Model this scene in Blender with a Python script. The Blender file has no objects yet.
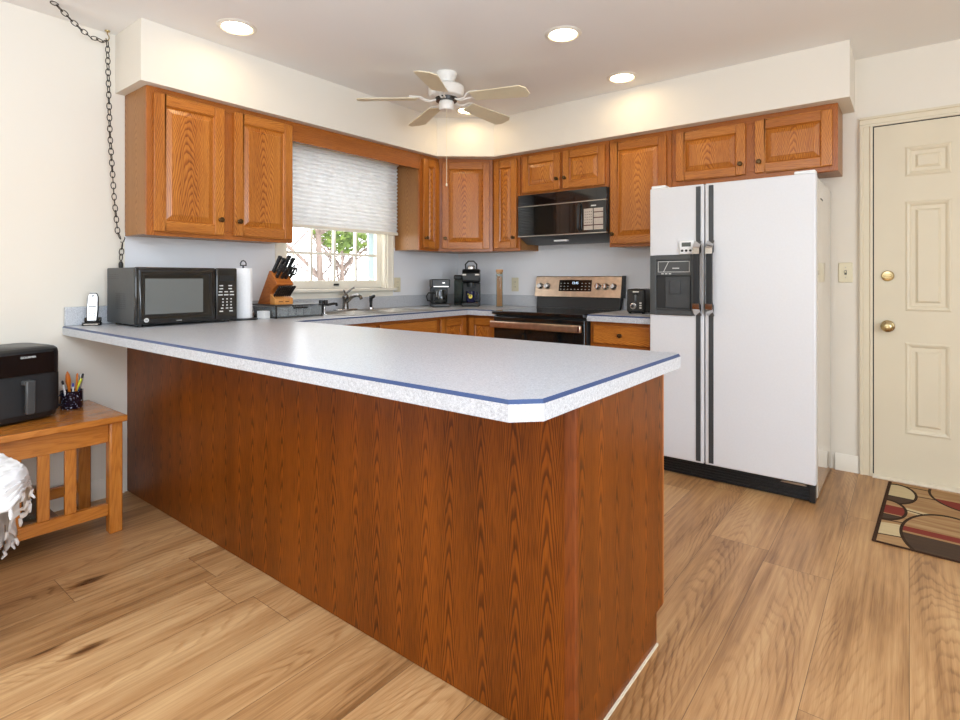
import bpy, bmesh, math, random
from mathutils import Vector, Matrix
random.seed(7)
PI = math.pi
C = bpy.context.scene.collection
sc = bpy.context.scene

# ------------------------------------------------------------------ camera
cam_d = bpy.data.cameras.new('camera')
cam = bpy.data.objects.new('camera', cam_d); C.objects.link(cam)
cam.location = (3.34, -3.947, 1.154)
cam.rotation_euler = (PI/2, 0, math.radians(37.93))
cam_d.sensor_width = 36.0
cam_d.lens = 550.0/960*36
cam_d.shift_y = -82.0/960
cam_d.clip_start = 0.02
sc.camera = cam

# ------------------------------------------------------------------ world, lights, exposure
w = bpy.data.worlds.new('world'); sc.world = w
w.use_nodes = True
bgn = w.node_tree.nodes['Background']
bgn.inputs['Color'].default_value = (0.93, 0.97, 1.0, 1)
bgn.inputs['Strength'].default_value = 5.2

def area(name, loc, rot, sx, sy, power, col):
    l = bpy.data.lights.new(name, 'AREA'); l.shape = 'RECTANGLE'; l.size = sx; l.size_y = sy
    l.energy = power; l.color = col
    o = bpy.data.objects.new(name, l); C.objects.link(o); o.location = loc; o.rotation_euler = rot
    return o
# lamps for unseen windows behind and right, plus added fills facing up and down
def mul(c, k): return tuple(q*k for q in c)
K_REAR, K_RIGHT, K_UP, K_DOWN = 40.0, 40.0, 40.0, 40.0
COL_REAR, COL_RIGHT, COL_UP, COL_DOWN = (0.85, 0.96, 1.0), (2.35, 2.75, 3.15), (1.8, 2.35, 3.15), (0.2, 0.22, 0.21)
area('rear_daylight', (2.6, -7.6, 1.30), (PI/2, 0, 0), 3.6, 2.1, K_REAR, COL_REAR)
area('right_daylight', (5.7, -3.9, 1.45), (PI/2, 0, PI/2), 3.2, 1.7, K_RIGHT, COL_RIGHT)
area('upward_fill', (2.9, -4.9, 1.55), (PI, 0, 0), 1.2, 1.2, K_UP, COL_UP)  # added fill aimed at the ceiling to brighten the kitchen
area('downward_fill', (1.6, -4.9, 2.38), (0, 0, 0), 1.4, 1.4, K_DOWN, COL_DOWN)  # added unseen fill from above, no fixture belongs to it
CAN_STRENGTH = 29.0
CAN_COL = (255, 228, 182)

sc.view_settings.view_transform = 'Standard'
sc.view_settings.look = 'None'
sc.view_settings.exposure = 0.1
sc.view_settings.gamma = 1.0
sc.view_settings.use_curve_mapping = False
sc.cycles.max_bounces = 8
sc.cycles.diffuse_bounces = 5
sc.cycles.glossy_bounces = 4
sc.cycles.transmission_bounces = 6
sc.cycles.use_denoising = True
sc.cycles.sample_clamp_indirect = 6.0
sc.cycles.caustics_reflective = False
sc.cycles.caustics_refractive = False

# ------------------------------------------------------------------ colours and node helpers
def L(r, g, b):
    f = lambda c: (c/255/12.92) if c/255 <= 0.04045 else ((c/255+0.055)/1.055)**2.4
    return (f(r), f(g), f(b), 1.0)

class S:                       # a wrapped float socket
    def __init__(s, nt, k): s.nt, s.k = nt, k
    def _op(s, op, *a, clamp=False):
        n = s.nt.nodes.new('ShaderNodeMath'); n.operation = op; n.use_clamp = clamp
        for i, q in enumerate((s,)+a):
            if isinstance(q, S): s.nt.links.new(q.k, n.inputs[i])
            else: n.inputs[i].default_value = float(q)
        return S(s.nt, n.outputs[0])
    def __add__(s, o): return s._op('ADD', o)
    def __sub__(s, o): return s._op('SUBTRACT', o)
    def __mul__(s, o): return s._op('MULTIPLY', o)
    def __truediv__(s, o): return s._op('DIVIDE', o)
    def floor(s): return s._op('FLOOR')
    def fract(s): return s._op('FRACT')
    def abs(s): return s._op('ABSOLUTE')
    def pow(s, e): return s._op('POWER', e)
    def lt(s, o): return s._op('LESS_THAN', o)
    def gt(s, o): return s._op('GREATER_THAN', o)
    def min(s, o): return s._op('MINIMUM', o)
    def max(s, o): return s._op('MAXIMUM', o)
    def clamp(s): return s._op('ADD', 0.0, clamp=True)
    def sstep(s, a, b):
        n = s.nt.nodes.new('ShaderNodeMapRange'); n.interpolation_type = 'SMOOTHSTEP'
        n.inputs['From Min'].default_value = a; n.inputs['From Max'].default_value = b
        s.nt.links.new(s.k, n.inputs['Value']); return S(s.nt, n.outputs[0])

class MatB:
    def __init__(s, name, rough=0.5, metal=0.0, spec=0.5, coat=0.0):
        s.m = bpy.data.materials.new(name); s.m.use_nodes = True
        s.nt = s.m.node_tree; s.b = s.nt.nodes['Principled BSDF']
        s.b.inputs['Roughness'].default_value = rough; s.b.inputs['Metallic'].default_value = metal
        s.b.inputs['Specular IOR Level'].default_value = spec
        s.b.inputs['Coat Weight'].default_value = coat
    def uv(s):
        n = s.nt.nodes.new('ShaderNodeUVMap'); return s.sep(n.outputs[0])
    def pos(s):
        n = s.nt.nodes.new('ShaderNodeNewGeometry'); return s.sep(n.outputs['Position'])
    def obj(s):
        n = s.nt.nodes.new('ShaderNodeTexCoord'); return s.sep(n.outputs['Object'])
    def rnd(s):
        n = s.nt.nodes.new('ShaderNodeObjectInfo'); return S(s.nt, n.outputs['Random'])
    def sep(s, k):
        n = s.nt.nodes.new('ShaderNodeSeparateXYZ'); s.nt.links.new(k, n.inputs[0])
        return tuple(S(s.nt, o) for o in n.outputs)
    def comb(s, *a):
        n = s.nt.nodes.new('ShaderNodeCombineXYZ')
        for i, q in enumerate(a):
            if isinstance(q, S): s.nt.links.new(q.k, n.inputs[i])
            else: n.inputs[i].default_value = q
        return n.outputs[0]
    def noise(s, vec, scale=1, detail=2, rough=0.5):
        n = s.nt.nodes.new('ShaderNodeTexNoise'); s.nt.links.new(vec, n.inputs['Vector'])
        n.inputs['Scale'].default_value = scale; n.inputs['Detail'].default_value = detail; n.inputs['Roughness'].default_value = rough
        return S(s.nt, n.outputs['Fac'])
    def white(s, *a):
        n = s.nt.nodes.new('ShaderNodeTexWhiteNoise'); s.nt.links.new(s.comb(*a), n.inputs['Vector'])
        return S(s.nt, n.outputs['Value'])
    def vor(s, vec, scale=1):
        n = s.nt.nodes.new('ShaderNodeTexVoronoi'); s.nt.links.new(vec, n.inputs['Vector']); n.inputs['Scale'].default_value = scale
        return S(s.nt, n.outputs['Distance'])
    def ramp(s, f, pts):
        n = s.nt.nodes.new('ShaderNodeValToRGB'); s.nt.links.new(f.k, n.inputs[0])
        e = n.color_ramp.elements
        while len(e) < len(pts): e.new(0.5)
        for q, (p, c) in zip(e, pts): q.position = p; q.color = c
        return n.outputs[0]
    def mix(s, f, a, b, mode='MIX'):
        n = s.nt.nodes.new('ShaderNodeMix'); n.data_type = 'RGBA'; n.blend_type = mode
        for key, q in ((0, f), (6, a), (7, b)):
            if isinstance(q, S): s.nt.links.new(q.k, n.inputs[key])
            elif hasattr(q, 'is_linked'): s.nt.links.new(q, n.inputs[key])
            else: n.inputs[key].default_value = q
        return n.outputs[2]
    def col(s, c):
        if hasattr(c, 'is_linked'): s.nt.links.new(c, s.b.inputs['Base Color'])
        else: s.b.inputs['Base Color'].default_value = c
        return s
    def rgh(s, f): s.nt.links.new(f.k, s.b.inputs['Roughness'])
    def bump(s, f, strength=0.2, dist=0.002):
        n = s.nt.nodes.new('ShaderNodeBump'); n.inputs['Strength'].default_value = strength; n.inputs['Distance'].default_value = dist
        s.nt.links.new(f.k, n.inputs['Height']); s.nt.links.new(n.outputs[0], s.b.inputs['Normal'])

def plain(name, rgb, rough=0.5, metal=0.0, spec=0.5, coat=0.0, var=0.03, scale=40):
    """a flat-coloured material with a slight procedural mottling"""
    M = MatB(name, rough, metal, spec, coat)
    c = L(*rgb); x, y, z = M.obj()
    n = M.noise(M.comb(x, y, z), scale, 2)
    d = tuple(q*(1-var*2) for q in c[:3])+(1,); u = tuple(min(1, q*(1+var*2)) for q in c[:3])+(1,)
    M.col(M.ramp(n, [(0.3, d), (0.7, u)]))
    return M.m

def oak(name, dark, mid, light, s=26.0, k=1300.0, leaf=0.0, rough=0.32, contrast=1.0, coat=0.2, wild=4.0, spec=0.4):
    M = MatB(name, rough, 0, spec, coat)
    M.b.inputs['Coat Roughness'].default_value = 0.18
    u, v, _ = M.uv()
    r = M.rnd()
    if leaf:
        idx = (v/leaf).floor(); vv = ((v/leaf).fract()-0.5)*leaf
        wob = M.noise(M.comb(u*0.6, idx*3.1, 0.0), 1.0, 1)
        vv = vv+(wob-0.5)*leaf*0.5
        u2 = u+M.white(idx, 3.0, 1.0)*0.2
    else:
        vv = v+(M.noise(M.comb(u*1.6, v*2.0, r*40.0), 1.0, 1)-0.5)*0.09; u2 = u
    n1 = M.noise(M.comb(u2*5.0, v*45.0, r*17.0), 1.0, 2)
    n2 = M.noise(M.comb(u2*2.2, v*16.0, r*11.0), 1.0, 2)
    t = u2*s + (vv*vv*k)/(vv.abs()*9.0+1.0) + n1*1.5 + n2*wild
    f = t.fract()
    line = f.sstep(0.0, 0.55)*((f-1.0)*-1.0).sstep(0.0, 0.16)
    pores = M.noise(M.comb(u*12.0, v*520.0, r*5.0), 1.0, 2)
    pores = pores.sstep(0.32, 0.56)
    tone = M.noise(M.comb(u*0.8, v*9.0, r*23.0), 1.0, 2)
    a = (line*0.62*contrast+pores*0.38)
    a = a*0.78+(tone-0.5)*0.7+0.16
    c = M.ramp(a.clamp(), [(0.0, L(*dark)), (0.5, L(*mid)), (1.0, L(*light))])
    M.col(c)
    M.bump(a, 0.12, 0.0006)
    return M.m

MT = {}
MT['oak'] = oak('oak_door', (84, 38, 6), (164, 90, 26), (202, 130, 52), s=22, k=1900)
MT['oak_frame'] = oak('oak_frame', (84, 39, 7), (150, 79, 23), (182, 108, 40), k=2000)
MT['oak_side'] = oak('oak_side_panel', (104, 62, 24), (148, 98, 50), (174, 124, 72), leaf=0.15, contrast=0.8, k=2600, rough=0.42, coat=0.08, wild=1.6)
MT['oak_veneer'] = oak('oak_veneer', (36, 13, 0), (93, 43, 4), (140, 73, 13), s=13, k=4600, leaf=0.105, rough=0.38, coat=0.05, wild=1.7, contrast=0.95, spec=0.25)
MT['oak_trim'] = oak('oak_corner_trim', (70, 28, 4), (112, 52, 10), (134, 66, 18), s=8, k=500, wild=1.0, contrast=0.4)
MT['bench_wood'] = oak('bench_wood', (150, 84, 26), (188, 114, 42), (206, 134, 58), s=8, k=400, contrast=0.45, rough=0.25, coat=0.5)
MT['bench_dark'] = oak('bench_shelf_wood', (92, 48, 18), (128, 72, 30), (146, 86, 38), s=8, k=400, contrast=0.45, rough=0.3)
MT['block_wood'] = oak('knife_block_wood', (150, 78, 28), (188, 106, 44), (204, 126, 60), s=12, k=600, contrast=0.5)
MT['block_light'] = oak('knife_block_front_wood', (190, 118, 52), (220, 150, 78), (230, 166, 96), s=12, k=600, contrast=0.5)

def wall_mat(name, rgb, rough=0.75):
    M = MatB(name, rough, 0, 0.3); x, y, z = M.pos()
    n = M.noise(M.comb(x, y, z), 1.3, 2); c = L(*rgb)
    M.col(M.ramp(n, [(0.3, tuple(q*0.975 for q in c[:3])+(1,)), (0.7, c)]))
    M.bump(M.noise(M.comb(x, y, z), 140, 2), 0.05, 0.001)
    return M.m
MT['wall'] = wall_mat('cream_wall_paint', (232, 224, 210))
MT['ceiling'] = wall_mat('ceiling_paint', (243, 240, 236), 0.85)
MT['grey_wall'] = wall_mat('grey_laminate_splash', (238, 238, 240), 0.4)
MT['trim'] = plain('cream_trim_paint', (243, 236, 220), 0.42, var=0.01, scale=6)
MT['door'] = plain('door_paint', (219, 207, 181), 0.42, var=0.01, scale=4)
MT['white_trim'] = plain('white_trim_paint', (232, 225, 211), 0.4, var=0.01, scale=6)

def counter_mat():
    M = MatB('speckled_laminate', 0.3, 0, 0.5); x, y, z = M.pos()
    n = M.noise(M.comb(x, y, z), 480, 3, 0.7); n2 = M.noise(M.comb(x, y, z), 190, 2, 0.6)
    a = n*0.6+n2*0.4
    M.col(M.ramp(a, [(0.36, L(158, 160, 165)), (0.47, L(190, 192, 196)), (0.55, L(200, 202, 206)), (0.64, L(222, 224, 226))]))
    return M.m
MT['counter'] = counter_mat()
MT['stripe'] = plain('blue_inlay', (44, 66, 108), 0.4, var=0.02)

def floor_mat():
    M = MatB('oak_plank_floor', 0.38, 0, 0.45); x, y, z = M.pos()
    W, LEN = 0.2345, 1.52
    xs = (x-(3.107-40*W))/W
    idx = xs.floor(); vx = (xs.fract()-0.5)*W
    sh = M.white(idx, 5.0, 2.0)*LEN
    ys = (y+20.0+sh)/LEN
    row = ys.floor(); fy = ys.fract()
    r1 = M.white(idx, row, 7.0); r2 = M.white(idx, row, 13.0); r3 = M.white(idx, row, 21.0)
    u = y+r1*30.0; v = vx+(r2-0.5)*0.16
    # knots
    kn = M.vor(M.comb(u*1.5, (v+r3*3.0)*4.2, r1*9.0), 1.0)
    knot = (kn.sstep(0.02, 0.13)-1.0)*-1.0
    bend = (kn.sstep(0.0, 0.5)-1.0)*-1.0
    wv = v+(M.noise(M.comb(u*1.1, v*3.0, r1*9.0), 1.0, 2)-0.5)*0.13
    n1 = M.noise(M.comb(u*4.0, v*40.0, r2*9.0), 1.0, 3)
    t = u*11.0+(wv*wv*650.0)/(wv.abs()*8.0+1.0)+n1*1.5+bend*3.2
    f = t.fract()
    line = f.sstep(0.0, 0.4)*((f-1.0)*-1.0).sstep(0.0, 0.15)
    str_ = M.noise(M.comb(u*1.6, v*70.0, r2*4.0), 1.0, 3, 0.6)
    fine = M.noise(M.comb(u*9.0, v*420.0, 0.0), 1.0, 2)
    cloud = M.noise(M.comb(u*1.5, v*10.0, r1*5.0), 1.0, 3, 0.6)
    fade = M.noise(M.comb(u*0.9, v*9.0, r3*5.0), 1.0, 2).sstep(0.42, 0.62)
    a = (line-0.7)*0.19*fade+(str_-0.5)*0.72+(fine-0.5)*0.36+(cloud-0.5)*0.95+(r1-0.5)*0.24+0.56
    a = a-knot*0.75-bend*0.06
    c = M.ramp(a.clamp(), [(0.0, L(92, 58, 30)), (0.3, L(140, 98, 58)), (0.58, L(180, 135, 88)), (1.0, L(212, 172, 122))])
    ex = (xs.fract()-0.5).abs(); ey = (fy-0.5).abs()
    gap = ex.gt(0.5-0.0018/W*0.55).max(ey.gt(0.5-0.0014/LEN*0.7))
    c = M.mix(gap*0.75, c, L(84, 60, 38))
    M.col(c)
    M.rgh(a*0.12+0.3)
    M.bump(a*0.4-gap, 0.18, 0.0012)
    return M.m
MT['floor'] = floor_mat()

MT['fridge'] = plain('white_enamel', (222, 222, 223), 0.32, var=0.006, scale=90)
MT['fridge_side_dim'] = plain('glossy_white_dimmed_beige', (206, 197, 182), 0.08, coat=0.6, var=0.006, scale=90)  # white enamel, its dim beige reflections put into the base colour
MT['black'] = plain('black_plastic', (26, 27, 28), 0.38, var=0.05)
MT['black_gloss'] = plain('black_gloss', (12, 13, 14), 0.08, coat=0.5, var=0.03)
MT['black_matte'] = plain('black_matte', (30, 31, 32), 0.6, var=0.05)
MT['charcoal'] = plain('charcoal_plastic', (62, 64, 65), 0.42, var=0.04)
MT['dark_glass'] = plain('dark_oven_glass', (20, 24, 24), 0.06, coat=0.6, var=0.02)
MT['grey_glass'] = plain('mesh_door_glass', (104, 107, 105), 0.12, coat=0.6, var=0.03, scale=300)
MT['steel'] = plain('brushed_steel', (190, 184, 176), 0.28, 1.0, var=0.04, scale=60)
MT['warm_steel'] = plain('warm_brushed_steel', (205, 182, 160), 0.3, 1.0, var=0.06, scale=25)
MT['chrome'] = plain('chrome', (214, 214, 214), 0.1, 1.0, var=0.01)
MT['dark_metal'] = plain('dark_metal', (58, 56, 54), 0.35, 0.8, var=0.05)
MT['brass'] = plain('polished_brass', (192, 172, 128), 0.2, 1.0, var=0.03)
MT['bronze'] = plain('antique_bronze', (92, 70, 44), 0.32, 0.9, var=0.1)
MT['chain'] = plain('dark_bronze_chain', (52, 44, 38), 0.35, 0.8, var=0.1)
MT['white'] = plain('white_plastic', (240, 240, 238), 0.4, var=0.01)
MT['ivory'] = plain('ivory_plate', (226, 216, 186), 0.4, var=0.01)
MT['paper'] = plain('paper_towel', (246, 246, 246), 0.9, spec=0.1, var=0.012, scale=120)
MT['fan_white'] = plain('fan_white_enamel', (240, 236, 228), 0.35, var=0.01)
MT['fan_blade'] = plain('fan_blade_maple', (232, 221, 190), 0.45, var=0.02, scale=12)
MT['keys'] = plain('key_print', (206, 206, 202), 0.5, var=0.02)
MT['beige_keys'] = plain('keypad_membrane', (196, 184, 172), 0.5, var=0.04, scale=90)
MT['red_print'] = plain('dark_red_print', (88, 34, 30), 0.5)
MT['lcd'] = plain('lcd_panel', (92, 98, 92), 0.25, var=0.02)
MT['cork'] = plain('cork', (196, 150, 104), 0.85, var=0.12, scale=160)
MT['spaghetti'] = plain('spaghetti', (226, 164, 112), 0.6, var=0.12, scale=200)
MT['navy'] = plain('navy_glaze', (24, 26, 62), 0.15, coat=0.4, var=0.03)
MT['yellow'] = plain('yellow_print', (226, 206, 74), 0.5, var=0.05)
MT['dispenser_grey'] = plain('dispenser_grey', (70, 72, 72), 0.35, var=0.03)
MT['caulk'] = plain('pale_caulk', (224, 212, 190), 0.6)
MT['orange'] = plain('orange_plastic', (222, 122, 36), 0.4)
MT['blue_pen'] = plain('blue_pen_plastic', (60, 74, 170), 0.35)
MT['lime'] = plain('lime_highlighter', (214, 220, 60), 0.35)
MT['pale_blue'] = plain('pale_blue_vinyl', (196, 220, 236), 0.5, var=0.01)
MT['cooktop'] = plain('black_ceran', (18, 19, 20), 0.05, coat=0.7, var=0.02)

def glass_mat(name, rgb=(255, 255, 255), rough=0.0, ior=1.45, thin=True):
    M = MatB(name, rough, 0, 0.5); M.col(L(*rgb))
    if thin:
        nt = M.nt; tr = nt.nodes.new('ShaderNodeBsdfTransparent'); tr.inputs[0].default_value = L(*rgb)
        gl = nt.nodes.new('ShaderNodeBsdfGlossy'); gl.inputs['Roughness'].default_value = 0.02
        fr = nt.nodes.new('ShaderNodeFresnel'); fr.inputs[0].default_value = ior
        mx = nt.nodes.new('ShaderNodeMixShader'); out = nt.nodes['Material Output']
        ge = nt.nodes.new('ShaderNodeNewGeometry')
        fac = S(nt, fr.outputs[0])*((S(nt, ge.outputs['Backfacing'])-1.0)*-1.0)
        nt.links.new(fac.k, mx.inputs[0]); nt.links.new(tr.outputs[0], mx.inputs[1]); nt.links.new(gl.outputs[0], mx.inputs[2])
        nt.links.new(mx.outputs[0], out.inputs[0])
    return M.m
MT['glass'] = glass_mat('window_glass')
MT['jar_glass'] = glass_mat('jar_glass', (240, 244, 242))
MT['smoke_glass'] = glass_mat('smoked_acrylic', (196, 200, 202))
Ms = MatB('smoked_drawer_plastic', 0.15); Ms.col(L(150, 155, 156)); Ms.b.inputs['Alpha'].default_value = 0.45
MT['smoke_panel'] = Ms.m
MT['pewter'] = plain('pewter_faucet', (120, 116, 112), 0.25, 0.9, var=0.03)
MT['teal_glass'] = glass_mat('tank_acrylic', (150, 172, 168))

def shade_mat():
    M = MatB('cellular_shade_fabric', 0.9, 0, 0.1); M.col(L(246, 246, 246))
    nt = M.nt; t = nt.nodes.new('ShaderNodeBsdfTranslucent'); t.inputs[0].default_value = L(252, 251, 250)
    mx = nt.nodes.new('ShaderNodeMixShader'); mx.inputs[0].default_value = 0.27
    out = nt.nodes['Material Output']
    nt.links.new(M.b.outputs[0], mx.inputs[1]); nt.links.new(t.outputs[0], mx.inputs[2]); nt.links.new(mx.outputs[0], out.inputs[0])
    return M.m
MT['shade'] = shade_mat()

def emit(name, rgb, strength):
    M = MatB(name, 0.5); M.col((0.8, 0.8, 0.8, 1))
    M.b.inputs['Emission Color'].default_value = L(*rgb); M.b.inputs['Emission Strength'].default_value = strength
    return M.m
MT['bulb'] = emit('warm_lamp_lens', CAN_COL, CAN_STRENGTH)
MT['display'] = emit('clock_digits', (190, 225, 255), 1.2)

def enamel_speckle():
    M = MatB('navy_speckled_enamel', 0.2, 0, 0.5, 0.4); x, y, z = M.obj()
    n = M.noise(M.comb(x, y, z), 150, 1)
    M.col(M.ramp(n, [(0.0, L(16, 18, 36)), (0.66, L(18, 20, 42)), (0.7, L(210, 214, 224))]))
    return M.m
MT['speckle'] = enamel_speckle()

def bag_mat():
    M = MatB('patterned_wrap', 0.35, 0, 0.5); x, y, z = M.obj()
    n = M.noise(M.comb(x, y, z*1.0), 38, 2)
    M.col(M.ramp(n, [(0.42, L(96, 70, 56)), (0.5, L(222, 216, 208)), (0.58, L(120, 92, 76))]))
    return M.m
MT['bag'] = bag_mat()

def throw_mat():
    M = MatB('white_crochet_cotton', 0.95, 0, 0.1); x, y, z = M.uv()
    a = ((x*90.0)._op('SINE')*(y*90.0)._op('SINE'))*0.5+0.5
    M.col(M.ramp(a, [(0.0, L(206, 202, 198)), (0.5, L(226, 223, 221))]))
    M.bump(a, 0.8, 0.004)
    return M.m
MT['throw'] = throw_mat()

def rug_mat():
    """woven rug: local object coordinates in metres, x along its length and y across"""
    M = MatB('patterned_rug', 0.95, 0, 0.1); x, y, z = M.obj()
    wob = M.noise(M.comb(x*3.0, y*60.0, 0.0), 1.0, 2)
    base = M.ramp(M.noise(M.comb(x*2.5, y*26.0, 0.0), 1.0, 3), [(0.3, L(150, 112, 74)), (0.5, L(178, 140, 98)), (0.7, L(194, 160, 116))])
    TAN, PALE, RED, DARK = base, L(214, 194, 152), L(134, 48, 44), L(66, 54, 46)
    c = base
    def wave(c, cy, amp, fr, ph, colr, wid):
        d = (y-cy-(x*fr+ph)._op('SINE')*amp)
        return M.mix(d.gt(0.0)*d.lt(wid), c, colr)
    c = wave(c, -0.37, 0.03, 9.0, 0.0, PALE, 0.15)
    c = wave(c, 0.0, 0.04, 6.0, 2.6, PALE, 0.06)
    for cy, ph in ((-0.37, 0.0), (-0.20, 0.4), (0.02, 2.6), (0.23, 0.4), (0.36, 1.0)):
        d = (y-cy-(x*4.5+ph)._op('SINE')*0.05).abs()
        c = M.mix(d.lt(0.006), c, L(58, 40, 30))
    def ell(c, cx, cy, a, b, rot, bands):
        ca, sa = math.cos(rot), math.sin(rot)
        px = (x-cx)*ca+(y-cy)*sa; py = (y-cy)*ca-(x-cx)*sa
        e = (px*px)/(a*a)+(py*py)/(b*b)
        inside = e.lt(1.0)
        f = base
        for lo, hi, colr in bands:
            m = py.gt(lo*b)*py.lt(hi*b)
            f = M.mix(m, f, colr)
        c = M.mix(inside, c, f)
        ring = (e-1.0).abs().lt(0.022/min(a, b)*0.55)
        return M.mix(ring, c, L(34, 24, 20))
    c = ell(c, 0.045, 0.255, 0.085, 0.16, 0.0, [(-1.0, -0.30, DARK), (-0.30, 1.0, PALE)])
    c = ell(c, 0.02, -0.02, 0.08, 0.145, 0.0, [(-1.0, -0.45, DARK), (-0.38, 0.45, RED)])
    c = ell(c, 0.262, -0.24, 0.17, 0.30, 0.0, [(-1.0, -0.13, DARK), (-0.06, 0.14, RED)])
    c = ell(c, 0.36, 0.41, 0.18, 0.24, 0.0, [(-1.0, -0.45, RED)])
    c = ell(c, 0.66, 0.05, 0.15, 0.27, 0.0, [(-1.0, -0.1, DARK), (-0.1, 0.3, RED)])
    c = ell(c, 1.02, -0.18, 0.17, 0.25, 0.0, [(-1.0, -0.1, DARK), (-0.1, 0.3, RED)])
    edge = x.lt(0.016).max(x.gt(1.284)).max(y.abs().gt(0.452))
    c = M.mix(edge, c, L(44, 26, 22))
    c = M.mix(wob*0.35, c, L(120, 92, 66))
    M.col(c)
    M.bump(M.noise(M.comb(x, y, 0.0), 400, 2), 0.5, 0.002)
    return M.m
MT['rug'] = rug_mat()

def bark_mat():
    M = MatB('tree_bark', 0.9, 0, 0.1); x, y, z = M.obj()
    M.col(M.ramp(M.noise(M.comb(x*8.0, y*8.0, z*1.5), 1.0, 3), [(0.3, L(92, 80, 74)), (0.7, L(140, 124, 116))])); return M.m
MT['bark'] = bark_mat()
def leaf_mat():
    M = MatB('evergreen_leaves', 0.7, 0, 0.2); x, y, z = M.obj()
    M.col(M.ramp(M.noise(M.comb(x, y, z), 3.0, 2), [(0.3, L(70, 90, 42)), (0.55, L(108, 128, 62)), (0.75, L(170, 178, 100))])); return M.m
MT['leaf'] = leaf_mat()
MT['snow'] = wall_mat('pale_winter_lawn', (222, 220, 214), 0.95)

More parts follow.
